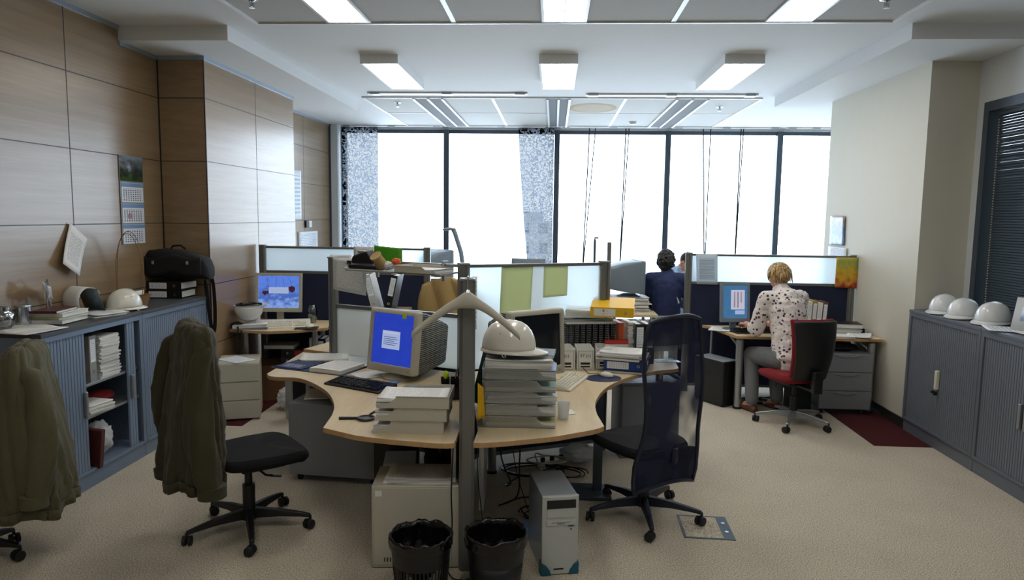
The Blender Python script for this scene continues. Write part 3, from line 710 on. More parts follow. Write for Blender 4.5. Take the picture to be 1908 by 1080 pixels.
for x, y in ((-1.92, 5.35), (-.78, 4.85)): desk_leg(t, x, y, DT-TH)
MB().prism([(3.60, .705), (3.95, .705), (3.70, .30), (3.60, .30)], -.525, -.50, T=Matrix(((0, 0, 1, 0), (1, 0, 0, 0), (0, 1, 0, 0), (0, 0, 0, 1)))).build('support_bracket', 'alu', t)
t = thing('corner_desk', 'light wood corner desk with curved front on the right of the tall front post', 'desk', (0, 0, 0))
pR = [(-.386, 3.419), (-.067, 3.52), (.101, 3.608), (.299, 3.771), (.274, 4.0), (.285, 4.3), (.38, 4.66), (.56, 4.98), (.80, 5.22), (.98, 5.34), (1.0, 5.72), (.46, 5.52), (-.60, 5.02), (-.386, 3.62)]
MB().prism(smooth_poly(pR, 5, {3, 9, 10, 11, 12, 13}), DT-TH, DT, 0, side=1).build('desktop', ['desk_wood', 'desk_edge'], t, bevel=.002)
for x, y in ((.86, 5.50), (-.42, 4.95)): desk_leg(t, x, y, DT-TH)
MB().box((.30, 4.62, 0), (.36, 4.68, DT-TH)).build('leg', 'frame_grey', t); MB().box((.10, 4.50, 0), (.42, 4.75, .025)).build('foot', 'frame_grey', t, bevel=.006)
MB().prism([(3.60, .705), (3.98, .705), (3.72, .34), (3.60, .30)], -.375, -.35, T=Matrix(((0, 0, 1, 0), (1, 0, 0, 0), (0, 1, 0, 0), (0, 0, 0, 1)))).build('support_bracket', 'alu', t)
t = thing('corner_desk', 'light wood desk of the middle cluster hidden behind its partitions', 'desk', (0, 0, 0))
MB().prism([(-.65, 5.10), (.42, 5.62), (.70, 5.75), (.45, 6.25), (-.2, 6.15), (-.6, 6.2), (-1.1, 6.15), (-1.95, 6.2), (-2.1, 5.72), (-1.76, 5.58)], DT-TH, DT, 0, side=1).build('desktop', ['desk_wood', 'desk_edge'], t, bevel=.002)
for x, y in ((-.6, 5.25), (.3, 6.05), (-1.8, 6.0)): desk_leg(t, x, y, DT-TH)
DB = .76
t = thing('side_desk', 'light wood desk by the wood pillar with the crane-picture monitor', 'desk', (0, 0, 0))
MB().prism([(-3.10, 6.47), (-2.69, 6.40), (-2.45, 6.50), (-2.21, 6.69), (-2.30, 7.17), (-3.10, 7.17)], DB-TH, DB, 0, side=1).build('desktop', ['desk_wood', 'desk_edge'], t, bevel=.002)
for x, y in ((-3.0, 6.6), (-2.36, 6.75), (-2.4, 7.1), (-3.0, 7.1)): desk_leg(t, x, y, DB-TH)
DR = .74
t = thing('side_desk', 'light wood desk on silver tube legs where the woman in the floral blouse works', 'desk', (0, 0, 0))
MB().prism([(1.81, 6.86), (3.19, 6.86), (3.195, 6.80), (3.20, 7.54), (1.60, 7.54), (1.66, 7.48)], DR-TH, DR, 0, side=1).build('desktop', ['desk_wood', 'desk_edge'], t, bevel=.002)
desk_leg(t, 1.86, 6.93, DR-TH, r=.036, arm=(-.05, .25)); desk_leg(t, 3.12, 6.92, DR-TH, r=.036, arm=(-.12, .1)); desk_leg(t, 1.70, 7.45, DR-TH, r=.015); desk_leg(t, 3.1, 7.45, DR-TH, r=.03)

# ------------------------------------------------------------------ chairs
def star_base(t, rad, hub_z, legm, a0, bend=.02, tube=False, rr=.03):
    MB().cyl((0, 0, .07), (0, 0, .13), .05, .04, 20).build('base_hub', legm, t, bevel=.004)
    for k in range(5):
        a = a0+k*2*PI/5; ca, sa = math.cos(a), math.sin(a); T = Matrix.Rotation(a, 4, 'Z')
        rs = []
        for x, w, z0, z1 in ((.03, .026, .075, .135), (rad*.5, .022, .082, .122), (rad*.85, .018, .075, .10), (rad, .014, .066, .088)):
            rs.append([T @ Vector(p) for p in ((x, -w, z0), (x, w, z0), (x, w*.7, z1), (x, -w*.7, z1))])
        lg = MB().rings(rs).build('base_leg', legm, t, bevel=.004)
        T2 = Matrix.Translation((rad*ca, rad*sa, 0)) @ Matrix.Rotation(a+PI/3, 4, 'Z')
        c = MB()
        for s in (-1, 1):
            c.cyl(T2 @ Vector((-.012, s*.006, .029)), T2 @ Vector((-.012, s*.026, .029)), .028, .028, 18)
        c.cyl(T2 @ Vector((0, 0, .045)), T2 @ Vector((0, 0, .08)), .008); c.cyl(T2 @ Vector((-.012, -.027, .029)), T2 @ Vector((-.012, .027, .029)), .012)
        c.build('caster', 'rubber', lg, bevel=.003)
def cushion(w, l, h, z, n=8, taper=.85, nose=.25, x0=0):
    """rounded seat pad, x forward"""
    rs = []; prof = ((.55, 0, .5), (.92, .0, .25), (1.0, .35, 0), (1.0, .65, 0), (.95, .9, .1), (.78, 1.0, .3), (.3, 1.06, .6), (.02, 1.07, .7))
    for s, k, _ in prof:
        ring = []
        for i in range(40):
            th = 2*PI*i/40; cx = math.cos(th); sy = math.sin(th); e = .38
            px = abs(cx)**e*(1 if cx > 0 else -1); py = abs(sy)**e*(1 if sy > 0 else -1)
            wy = w/2*(1-.12*(px < 0)*abs(px)); zz = z+h*k-(nose*h if px > .7 else 0)*(px-.7)/.3*.9
            ring.append((x0+l/2*px*s, wy*py*s, zz))
        rs.append(ring)
    return MB().rings(rs)
def task_seat(t, z, w=.48, l=.47, pad='black_fabric', x0=.04, under='black_plastic'):
    cushion(w, l, .075, z, x0=x0).build('seat', pad, t)
    MB().box((-.13+x0, -.12, z-.05), (.13+x0, .12, z+.005)).build('seat_mechanism', under, t, bevel=.015)
    MB().cyl((0, 0, .12), (0, 0, z-.15), .036, .036, 20).cyl((0, 0, z-.17), (0, 0, z-.04), .022).build('gas_column', under, t)
    MB().tube([(.02, -.10, z-.03), (.04, -.2, z-.045), (.06, -.27, z-.03), (.10, -.28, z-.035)], [.006, .006, .008, .010]).build('lever', under, t)
fL = R(41)
t = thing('office_chair', 'black swivel chair with an olive jacket over its back in front of the left desk', 'chair', (-1.78, 3.90, 0), fL)
star_base(t, .355, .1, 'black_plastic', R(-41+80)); task_seat(t, .43, .50, .50, x0=.06)
b = cushion(.42, .55, .06, 0).bm
mb = MB(); mb.bm.free(); mb.bm = b; mb.uv = b.loops.layers.uv.verify()
for v in b.verts: v.co = Matrix.Translation((-.24, 0, .86)) @ Matrix.Rotation(R(-82), 4, 'Y') @ v.co
mb.build('backrest', 'black_fabric', t)
MB().tube([(-.08, 0, .41), (-.24, 0, .42), (-.30, 0, .50), (-.30, 0, .80)], .02).build('back_support', 'black_plastic', t)
# jackets: loft with folds
def jacket_body(rings_, seedv=0, nf=9, amp=.014, seg=72):
    rs = []
    for z, cx, wy, tx, cy in rings_:
        ring = []
        for i in range(seg):
            th = 2*PI*i/seg; cxs, sy = math.cos(th), math.sin(th); e = .75
            k = 1-(z-.4)/.9
            fold = amp*(.25+k)*math.sin(nf*th+seedv+1.5*math.sin(3*z+th*2))+amp*.6*(.3+k)*math.sin(17*th+seedv*3+4*z)
            px = abs(cxs)**e*(1 if cxs > 0 else -1)*(tx+fold); py = abs(sy)**e*(1 if sy > 0 else -1)*(wy+fold*.6)
            ring.append((cx+px, cy+py, z+.008*math.sin(5*th+seedv)*k*2))
        rs.append(ring)
    return rs
CREASE = bpy.data.textures.new('creases', 'CLOUDS'); CREASE.noise_scale = .09; CREASE.noise_depth = 2
def jacket(label, loc, rz, matn, dz=0):
    t = thing('jacket', label, 'jacket', loc, rz)
    R1 = [(1.272, -.275, .10, .02, 0), (1.265, -.275, .19, .05, 0), (1.235, -.275, .235, .07, 0), (1.15, -.275, .262, .085, 0), (1.02, -.28, .268, .095, 0), (.88, -.285, .27, .115, 0), (.72, -.29, .272, .135, 0), (.60, -.30, .272, .145, 0), (.50, -.31, .268, .15, .0), (.45, -.31, .26, .152, .01), (.42, -.31, .25, .148, .01)]
    R1 = [(z+dz, a, b, c, d) for z, a, b, c, d in R1]
    m_ = MB(); rs = jacket_body(R1, len(label)); m_.rings(rs, cap=False)
    f = m_.bm.faces.new(list(reversed([v for v in m_.bm.verts[:72]]))) if False else None
    m_.bm.verts.ensure_lookup_table(); m_.bm.faces.new([m_.bm.verts[i] for i in range(71, -1, -1)])
    jb = m_.build('jacket_body', matn, t, solid=.006, sub=1, sharp=180); jd = jb.modifiers.new('creases', 'DISPLACE'); jd.texture = CREASE; jd.strength = .045; jd.mid_level = .5
    def sleeve(y0, y1, x0, ztop, zbot, s, w=.07):
        pts = []; n = 12; seg = 26; rs = []
        for k in range(n+1):
            u = k/n; z = ztop+(zbot-ztop)*u; y = y0+(y1-y0)*u; x = x0-.05*math.sin(u*PI)
            r = w*(.75+.35*math.sin(min(1, u*1.5)*PI/2))*(1-.25*max(0, u-.7)/.3)
            if u > .93: r *= .86
            rs.append([(x+.9*r*math.cos(2*PI*i/seg)*(1+.10*math.sin(5*2*PI*i/seg+9*u+s)), y+.8*r*math.sin(2*PI*i/seg)*(1+.10*math.sin(4*2*PI*i/seg+7*u)), z+.012*math.sin(2*PI*i/seg+s)) for i in range(seg)])
        rs = [[(p[0], p[1], p[2]) for p in r_] for r_ in rs]
        sl = MB().rings(rs).build('sleeve', matn, t, sub=1, sharp=180); sd = sl.modifiers.new('creases', 'DISPLACE'); sd.texture = CREASE; sd.strength = .03; sd.mid_level = .5
        x, y, z = x0, y1, zbot
        MB().rings([[(x+.064*math.cos(2*PI*i/24)*w/.07, y+.054*math.sin(2*PI*i/24)*w/.07, z+q) for i in range(24)] for q in (.055, .05, -.005, -.012)]).build('cuff', matn, sl, bevel=.003)
    sleeve(-.215, -.265, -.27, 1.18+dz, .36+dz, 1, .082); sleeve(.22, .27, -.34, 1.18+dz, .47+dz, 2)
    # hem band and zip
    hem = jacket_body([(.43+dz, -.31, .262, .157, .01), (.375+dz, -.31, .256, .152, .01)], len(label)); hm = MB().rings(hem, cap=False).build('hem_band', matn, t, solid=.008, sharp=180)
    MB().cyl((-.19, -.12, .46+dz), (-.185, -.12, .36+dz), .004).ball((-.185, -.12, .35+dz), .008).build('zip', 'alu', t)
    return t
jacket('dark olive jacket draped over the swivel chair at the left desk', (-1.78, 3.90, 0), fL, 'olive')
t = thing('office_chair', 'dark swivel chair at the left edge of the photo, mostly under a pale olive jacket', 'chair', (-3.06, 3.40, 0), R(205))
star_base(t, .22, .1, 'black_plastic', R(20)); task_seat(t, .43, .46, .44)
b = cushion(.42, .5, .06, 0).bm; mb = MB(); mb.bm.free(); mb.bm = b; mb.uv = b.loops.layers.uv.verify()
for v in b.verts: v.co = Matrix.Translation((-.25, 0, .83)) @ Matrix.Rotation(R(-82), 4, 'Y') @ v.co
mb.build('backrest', 'black_fabric', t); MB().tube([(-.08, 0, .41), (-.24, 0, .42), (-.30, 0, .50), (-.30, 0, .80)], .02).build('back_support', 'black_plastic', t)
jacket('pale olive jacket draped over the chair at the left edge of the photo', (-3.06, 3.40, 0), R(205), 'olive_pale', -.10)

# tall mesh-back chair
fR = R(123)
t = thing('mesh_chair', 'tall black mesh-back swivel chair at the right front desk', 'chair', (.60, 4.30, 0), fR)
star_base(t, .36, .1, 'navy_plastic', R(-123+55)); task_seat(t, .44, .50, .50, x0=.05, under='navy_plastic')
def bk(u, v):       # v 0 bottom .. 1 top
    z = .30+.98*v; w = [.235, .25, .235, .215, .21, .215, .222, .228, .225, .215, .19]; k = v*10; i = min(9, int(k)); hw = w[i]+(w[i+1]-w[i])*(k-i)
    y = (2*u-1)*hw; x = -.25-.02*math.sin(v*PI*1.2)+.05*abs(2*u-1)**2-.10*max(0, v-.35)**1.3+.02*math.cos(v*7)
    zz = z-.05*(abs(2*u-1)**2 if v < .12 else 0)+(.035*(1-abs(2*u-1)**2) if v > .92 else 0)
    return (x, y, zz)
MB().grid(bk, 16, 36).build('backrest', 'chair_mesh', t)
fr = [bk(0, v/24) for v in range(25)]+[bk(u/12, 1) for u in range(1, 12)]+[bk(1, 1-v/24) for v in range(25)]+[bk(1-u/12, 0) for u in range(1, 12)]
MB().tube(fr, .013, 8, closed=True).build('back_frame', 'navy_plastic', t)
MB().grid(lambda u, v: tuple(Vector(bk(.02+.96*u, .01+.17*v+.05*math.sin(PI*u)*v))+Vector((.002, 0, 0))), 14, 6).build('lower_cover', 'black_fabric', t, solid=.008)
MB().grid(lambda u, v: tuple(Vector(bk(.02+.96*u, .86+.13*v))+Vector((.004, 0, 0))), 14, 4).build('head_band', 'chair_mesh', t)
MB().tube([(-.05, 0, .42), (-.20, 0, .40), (-.262, 0, .44), (-.262, 0, .52)], .022).build('back_support', 'navy_plastic', t)

# the woman's red chair on a chrome base
fW = R(106)
t = thing('office_chair', 'red swivel chair with black back shell and silver star base under the woman', 'chair', (2.24, 6.44, 0), fW)
star_base(t, .33, .1, 'alu', R(-106+100)); task_seat(t, .42, .48, .48, 'redfab', x0=.05)
def slab(w0, w1, z0, z1, x, th, cap=.06):
    def f(u, v):
        z = z0+(z1-z0)*v; w = w0+(w1-w0)*v; y = (2*u-1)
        return (x-.04*math.sin(v*PI)+.05*y*y-.05*(v-.3), y*w, z)
    return f
MB().grid(slab(.17, .215, .46, 1.0, -.27, .02), 12, 14).build('back_shell', 'black_plastic', t, solid=.035, bevel=.012)
MB().grid(lambda u, v: tuple(Vector(slab(.175, .222, .47, 1.01, -.27, .02)(u, v))+Vector((.045, 0, 0))), 12, 14).build('backrest', 'redfab', t, solid=.04, bevel=.014)
MB().box((-.34, -.045, .36), (-.29, .045, .56)).box((-.32, -.04, .37), (-.02, .04, .40)).build('back_support', 'black_plastic', t, bevel=.01)
# chair of the man in navy: black with grey tube arms
t = thing('office_chair', 'black chair with bent grey arm tubes under the man in the navy jumper', 'chair', (1.27, 8.0, 0), R(95))
star_base(t, .3, .1, 'black_plastic', 0); task_seat(t, .42, .5, .48)
MB().grid(slab(.20, .22, .46, .82, -.26, .02), 10, 8).build('backrest', 'black_fabric', t, solid=.05, bevel=.014)
for s in (-1, 1): MB().tube([(-.28, s*.20, .66), (-.27, s*.27, .70), (.05, s*.28, .70), (.10, s*.27, .66), (.10, s*.22, .45)], .014).build('arm_tube', 'alu', t)
# tan jacket on the hidden chair behind the cluster
t = thing('office_chair', 'chair behind the middle cluster with a tan jacket over it', 'chair', (-.98, 6.75, 0), R(255))
star_base(t, .28, .1, 'black_plastic', .3); task_seat(t, .44)
MB().grid(slab(.2, .22, .48, 1.12, -.26, .02), 10, 8).build('backrest', 'black_fabric', t, solid=.05, bevel=.014)
# ------------------------------------------------------------------ people
def limb(mb, pts, rs):
    for (a, b, ra, rb) in zip(pts, pts[1:], rs, rs[1:]): mb.capsule(a, b, ra, rb, seg=16)
def facing(a):
    return Vector((math.cos(a), math.sin(a), 0)), Vector((-math.sin(a), math.cos(a), 0))
def hand(mb, wrist, direc, upv, side, size=1.0, curl=.6):
    """palm, four unequal bent fingers and a thumb from the side of the palm"""
    d = Vector(direc).normalized(); u_ = Vector(upv); u_ = (u_-d*u_.dot(d)).normalized(); s_ = d.cross(u_)*side
    w = Vector(wrist); k = size
    p = w+d*.045*k
    for q in (-1, -.33, .33, 1): mb.capsule(w+s_*.016*q*k, w+d*.082*k+s_*.030*q*k, .014*k, .0125*k, seg=10)
    for q, L in ((-1, .060), (-.33, .074), (.33, .078), (1, .068)):
        b = w+d*.085*k+s_*.030*q*k; e1 = b+(d*math.cos(curl*.5)-u_*math.sin(curl*.5))*L*.5*k; e2 = e1+(d*math.cos(curl*1.3)-u_*math.sin(curl*1.3))*L*.3*k; e3 = e2+(d*math.cos(curl*1.8)-u_*math.sin(curl*1.8))*L*.25*k
        limb(mb, [b, e1, e2, e3], [.0100*k, .0090*k, .0082*k, .0070*k])
    b = w+d*.025*k+s_*.026*k; e1 = b+(d*.7+s_*.7)*.035*k-u_*.006; e2 = e1+(d*.9+s_*.35)*.030*k-u_*.010
    limb(mb, [b, e1, e2], [.0125*k, .0105*k, .0085*k])
def head(mb, c, f, upv, k=1.0):
    """skull, jaw, nose, ears, lips; returns frame"""
    f = Vector(f).normalized(); upv = Vector(upv).normalized(); f = (f-upv*f.dot(upv)).normalized(); s_ = f.cross(upv)
    Rm = Matrix((f, s_, upv)).transposed(); c = Vector(c); P = lambda x, y, z: c+(f*x+s_*y+upv*z)*k
    mb.ball(P(-.008, 0, .022), (.095*k, .074*k, .092*k), rot=Rm, sub=3).ball(P(.028, 0, -.045), (.060*k, .054*k, .068*k), rot=Rm, sub=3)
    mb.ball(P(.058, 0, -.092), (.024*k, .028*k, .020*k), rot=Rm)
    mb.capsule(P(.083, 0, .010), P(.103, 0, -.028), .008*k, .013*k, seg=10)
    mb.ball(P(.086, 0, -.062), (.012*k, .024*k, .008*k), rot=Rm).ball(P(.083, 0, -.073), (.011*k, .021*k, .007*k), rot=Rm)
    for q in (-1, 1):
        mb.ball(P(-.005, q*.076, -.010), (.018*k, .008*k, .031*k), rot=Rm).ball(P(.07, q*.032, .020), (.018*k, .022*k, .008*k), rot=Rm)
        mb.ball(P(.056, q*.042, -.03), (.02*k, .016*k, .02*k), rot=Rm)
    return P, Rm
def eyes(P, Rm, t, k=1.0):
    for q in (-1, 1):
        o = MB().ball(P(.078, q*.032, .004), (.010*k, .012*k, .009*k), rot=Rm).build('eye', 'white_paint', t)
        MB().ball(P(.0875, q*.032, .004), (.0035*k, .005*k, .005*k), rot=Rm).build('iris', 'hair_dark', o)
def hair_cap(P, Rm, k, mat, t, length, n, seedv, back=1.0, spread=1.0):
    rnd = random.Random(seedv); mb = MB()
    mb.ball(P(-.018, 0, .038), (.104*k, .088*k, .092*k), rot=Rm, sub=3).ball(P(-.045, 0, -.010), (.075*k, .080*k, .080*k), rot=Rm, sub=3)
    for i in range(n):       # locks falling from the crown
        a = rnd.uniform(-2.6, 2.6)+PI; el = rnd.uniform(-.1, 1.35)
        x, y, z = math.cos(a)*math.cos(el), math.sin(a)*math.cos(el), math.sin(el)
        if x > .35 and z < .55: continue
        p0 = Vector((-.018+.100*x, .086*y, .038+.088*z)); out = Vector((x, y, z*.4)).normalized()
        L = length*rnd.uniform(.6, 1.2)
        p1 = p0+out*.012*spread+Vector((0, 0, -.4*L)); p2 = p1+Vector((out.x*.004, out.y*.004, -.6*L))
        mb.tube([P(*p0), P(*p1), P(*p2)], [.013*k, .011*k, .003*k], 6)
    return mb.build('hair', mat, t, remesh=.006, smooth=1)
def curls(P, Rm, k, mat, t, n, seedv, r=.016):
    rnd = random.Random(seedv); mb = MB(); mb.ball(P(-.012, 0, .034), (.100*k, .083*k, .088*k), rot=Rm, sub=3).ball(P(-.040, 0, -.030), (.066*k, .066*k, .070*k), rot=Rm, sub=3)
    while n:
        a = rnd.uniform(0, 2*PI); zz = rnd.uniform(-.75, 1); c = math.sqrt(1-zz*zz); x, y = math.cos(a)*c, math.sin(a)*c
        if x > -.05 and zz < .45: continue
        mb.ball(P(-.018+.102*x, .086*y, .020+.100*zz), r*k*rnd.uniform(.7, 1.3), sub=1); n -= 1
    return mb.build('hair', mat, t, remesh=.005, smooth=1)
def shoe(t, foot, f, mat):
    f = Vector(f).normalized(); s_ = Vector((-f.y, f.x, 0)); p = Vector(foot); p.z = 0; rs = []
    for x, w, h in ((-.07, .028, .05), (-.05, .036, .075), (0, .038, .08), (.06, .042, .06), (.12, .044, .045), (.165, .036, .035), (.185, .018, .025)):
        rs.append([p+f*x+s_*(w*math.cos(th))+Vector((0, 0, h/2+h/2*math.sin(th))) for th in [2*PI*i/16 for i in range(16)]])
    MB().rings(rs).build('shoe', mat, t)

# woman at the right hand desk, seen from behind
a = R(112); f, s = facing(a)
t = thing('person', 'seated person with short blond hair in a white floral blouse typing at the monitor', 'person', (2.24, 6.56, 0)); O = Vector((2.20, 6.56, 0))
def q(*p): return Vector(p)-O
hipL, hipR = q(2.12, 6.55, .575), q(2.29, 6.61, .575)
kneeL, kneeR = q(1.95, 6.97, .545), q(2.20, 7.05, .545)
ankL, ankR = q(1.93, 6.82, .09), q(2.20, 6.92, .09)
pel, wst, chs, nck = q(2.205, 6.57, .58), q(2.20, 6.60, .76), q(2.175, 6.68, 1.045), q(2.15, 6.79, 1.215)
shL, shR = q(1.98, 6.70, 1.135), q(2.35, 6.83, 1.135)
elL, elR = q(1.925, 6.76, .83), q(2.30, 6.98, .83)
wrL, wrR = q(1.885, 6.985, .845), q(2.07, 7.08, .845)
hd = q(2.13, 6.86, 1.335)
b = MB()
limb(b, [pel, wst, chs], [.145, .125, .135]); b.ball(chs+Vector((0, 0, -.02)), (.165, .115, .16), rot=Matrix.Rotation(a-PI/2, 3, 'Z'))
limb(b, [shL, chs+Vector((0, 0, .06)), shR], [.055, .085, .055]); limb(b, [chs+Vector((0, 0, .08)), nck, hd+Vector((0, 0, -.06))-f*.02], [.08, .055, .052])
for h, k_, an in ((hipL, kneeL, ankL), (hipR, kneeR, ankR)): limb(b, [pel, h, k_, an], [.12, .10, .062, .042]); b.capsule(an, an+f*.10-Vector((0, 0, .04)), .038, .03)
for sh, el, wr, sd in ((shL, elL, wrL, -1), (shR, elR, wrR, 1)):
    limb(b, [sh, el, wr], [.052, .042, .026])
hand(b, wrL, (-.05, 1, -.12), (0, 0, 1), 1, 1.0, .5); hand(b, wrR, (-.35, .95, -.12), (0, 0, 1), -1, 1.0, .5)
P_, Rm = head(b, hd, (f*.95+Vector((0, 0, -.28))), Vector((0, 0, 1))+f*.28)
b.build('body', 'skin_pink', t, remesh=.0052, smooth=2)
eyes(P_, Rm, t); hair_cap(P_, Rm, 1.06, 'hair_blond', t, .11, 200, 3, spread=1.6)
c = MB()      # blouse
limb(c, [pel+Vector((0, 0, -.03)), wst, chs], [.182, .170, .172]); c.ball(chs+Vector((0, 0, -.02)), (.190, .140, .175), rot=Matrix.Rotation(a-PI/2, 3, 'Z'))
limb(c, [shL, chs+Vector((0, 0, .065)), shR], [.074, .098, .074]); limb(c, [chs+Vector((0, 0, .06)), nck-Vector((0, 0, .02))], [.135, .085])
c.ball(pel+Vector((0, 0, .03))-f*.02, (.20, .17, .10), rot=Matrix.Rotation(a-PI/2, 3, 'Z'))
limb(c, [shL, elL, elL+(wrL-elL)*.30], [.074, .072, .058]); limb(c, [shR, elR, elR+(wrR-elR)*.30], [.074, .070, .058])
bl = c.build('blouse', 'floral', t, remesh=.009, smooth=2)
tx = bpy.data.textures.new('cloth_folds', 'CLOUDS'); tx.noise_scale = .07
dm = bl.modifiers.new('folds', 'DISPLACE'); dm.texture = tx; dm.strength = .022; dm.mid_level = .5
c = MB(); limb(c, [pel, hipL, kneeL, ankL+Vector((0, 0, .03))], [.15, .118, .078, .062]); limb(c, [pel, hipR, kneeR, ankR+Vector((0, 0, .03))], [.15, .118, .078, .062]); c.build('trousers', 'grey_trouser', t, remesh=.009, smooth=2)
shoe(t, ankL, (f.x, f.y, 0), 'brown_leather'); shoe(t, ankR, (f.x, f.y, 0), 'brown_leather')

# man in a navy jumper, back to the camera
def seated(label, base, a, jumper, hairm, head_at, lean, arms, trouser, seedv, hl=.03, nh=60, face_dir=None, skinm='skin', kk=1.0):
    f, s = facing(a); t = thing('person', label, 'person', base); z = Vector((0, 0, 1))
    pel = z*.56; wst = z*.76+f*lean*.3; chs = z*1.09+f*lean; nk = z*1.25+f*lean*1.4; hd = Vector(head_at)-Vector(base)
    b = MB(); limb(b, [pel, wst, chs], [.15, .135, .15]); shl = [chs+z*.09+s*q_*.19 for q_ in (-1, 1)]
    limb(b, [shl[0], chs+z*.07, shl[1]], [.058, .09, .058]); limb(b, [chs+z*.08, nk, hd-z*.06], [.08, .06, .056])
    legs = []
    for q_ in (-1, 1):
        h = pel+s*q_*.09; kn = h+f*.42+s*q_*.07-z*.02; an = kn-z*.44+f*.02; legs.append((h, kn, an)); limb(b, [pel, h, kn, an], [.12, .10, .062, .045])
    for q_, (el, wr, hdv) in zip((-1, 1), arms):
        el = f*el[0]+s*el[1]+z*el[2]; wr = f*wr[0]+s*wr[1]+z*wr[2]; limb(b, [shl[(q_+1)//2], el, wr], [.055, .045, .03]); hand(b, wr, f*hdv[0]+s*hdv[1]+z*hdv[2], z, -q_, 1.05, .7)
    fd = Vector(face_dir) if face_dir else f-z*.25
    P_, Rm = head(b, hd, fd, z+f*.15, kk); b.build('body', skinm, t, remesh=.007, smooth=2); eyes(P_, Rm, t, kk); curls(P_, Rm, kk, hairm, t, nh, seedv, hl)
    c = MB(); limb(c, [pel, wst, chs], [.185, .165, .17]); c.ball(chs, (.215, .145, .17), rot=Matrix.Rotation(a-PI/2, 3, 'Z')); limb(c, [shl[0], chs+z*.075, shl[1]], [.08, .105, .08]); limb(c, [chs+z*.06, nk-z*.015], [.125, .082])
    for q_, (el, wr, hdv) in zip((-1, 1), arms):
        el = f*el[0]+s*el[1]+z*el[2]; wr = f*wr[0]+s*wr[1]+z*wr[2]; limb(c, [shl[(q_+1)//2], el, wr], [.08, .066, .046])
    o = c.build('jumper', jumper, t, remesh=.011, smooth=2); dm = o.modifiers.new('folds', 'DISPLACE'); dm.texture = tx; dm.strength = .015
    c = MB()
    for h, kn, an in legs: limb(c, [pel, h, kn, an], [.15, .115, .08, .06]); shoe(t, an, f, 'black_plastic')
    c.build('trousers', trouser, t, remesh=.011, smooth=2); return t
seated('person with dark curly hair in a navy jumper seated with back to the viewer', (1.29, 7.98, 0), R(75), 'navy_shirt', 'hair_dark', (1.30, 8.12, 1.37), .07,
       [((.22, -.26, .86), (.38, -.10, .90), (1, .5, 0)), ((.16, .22, .84), (.36, .14, .90), (1, -.3, 0))], 'black_fabric', 5, .017, 170, kk=1.14)
seated('person with short dark hair in a light blue shirt facing the one in navy', (1.80, 9.15, 0), R(215), 'light_shirt', 'hair_brown', (1.70, 8.98, 1.33), .12,
       [((.16, -.30, .84), (.40, -.12, .82), (1, .3, 0)), ((.16, .30, .84), (.40, .12, .82), (1, -.3, 0))], 'jeans', 9, .009, 120, face_dir=(-1, -.35, -.1))
emis('screen_dim', '4a5f9c', .4)
# ------------------------------------------------------------------ small things
def at(px, py, z, up=0): return PZ(px, py, z)
def rotm(*rs):
    m = Matrix()
    for ax, deg in rs: m = m @ Matrix.Rotation(R(deg), 4, ax)
    return tuple(m.to_euler())
def hat(label, loc, rz, mat='hat_white', upside=False, tilt=None, k=1.0):
    t = thing('hard_hat', label, 'hard hat', loc, rz, rot=tilt if tilt else ((PI, 0, rz) if upside else None))
    a, b, h = .135*k, .112*k, .135*k; rs = []
    for el in [0, .1, .25, .45, .7, .95, 1.2, 1.42, 1.55]:
        ring = []
        for i in range(48):
            th = 2*PI*i/48; x, y = math.cos(th)*a*math.cos(el)**.75, math.sin(th)*b*math.cos(el)**.75
            rid = .005*math.exp(-(y/.022)**2)*(math.sin(min(1.5, el*1.2)))*k
            ring.append((x, y, .028+h*math.sin(el)+rid))
        rs.append(ring)
    sh = MB().rings(rs, cap=False); sh.bm.verts.ensure_lookup_table()
    sh.bm.faces.new([sh.bm.verts[i] for i in range(len(sh.bm.verts)-48, len(sh.bm.verts))])
    sh.build('shell', mat, t, solid=.003, sharp=180)
    br = []
    for w0, z0 in ((0.0, .030), (.5, .026), (1.0, .018), (1.0, .013), (.5, .021), (0.0, .024)):
        ring = []
        for i in range(48):
            th = 2*PI*i/48; c = max(0, math.cos(th)); ex = (.008+.055*c**1.6)*w0*k
            ring.append((math.cos(th)*(a+ex-.002), math.sin(th)*(b+ex*.5-.002+.004*w0), z0*1.0-.006*c*w0))
        br.append(ring)
    MB().rings(br, cap=False).build('brim', mat, t, sharp=60)
    MB().rings([[(math.cos(2*PI*i/40)*(a-.012), math.sin(2*PI*i/40)*(b-.012), z) for i in range(40)] for z in (.0, .034)], cap=False).build('headband', 'black_plastic', t, solid=.003)
    v = MB()
    for q_ in (-1, 1):
        for s_ in (-1, 1): v.ball((q_*.018-.01, s_*b*.80, .028+h*.62), .0035, sub=1)
    v.build('vent_hole', 'black_plastic', t)
    MB().tube([(.0, -b-.004, .018), (.012, -b-.012, .004), (-.004, -b-.014, .001), (-.012, -b-.006, .014)], .0025, closed=True).build('clip', mat, t)
    return t
def sheet(label, pos, rz, w=.21, h=.297, mat='print_dense', z_curl=.004, group=None, cat='paper', tilt=(0, 0), n=1, name='paper_sheet'):
    """a small pile of n sheets lying flat"""
    th = max(.0008, .0002+n*.0011)
    def f(u, v): return ((u-.5)*w, (v-.5)*h, th+z_curl*((2*u-1)**4*.6+(2*v-1)**6*.5)*(.4+.6*u))
    o = MB().grid(f, 8, 10).build(name, mat, solid=th, loc=pos, rot=(tilt[0], tilt[1], rz), sharp=60)
    return tag(o, label, cat, group)
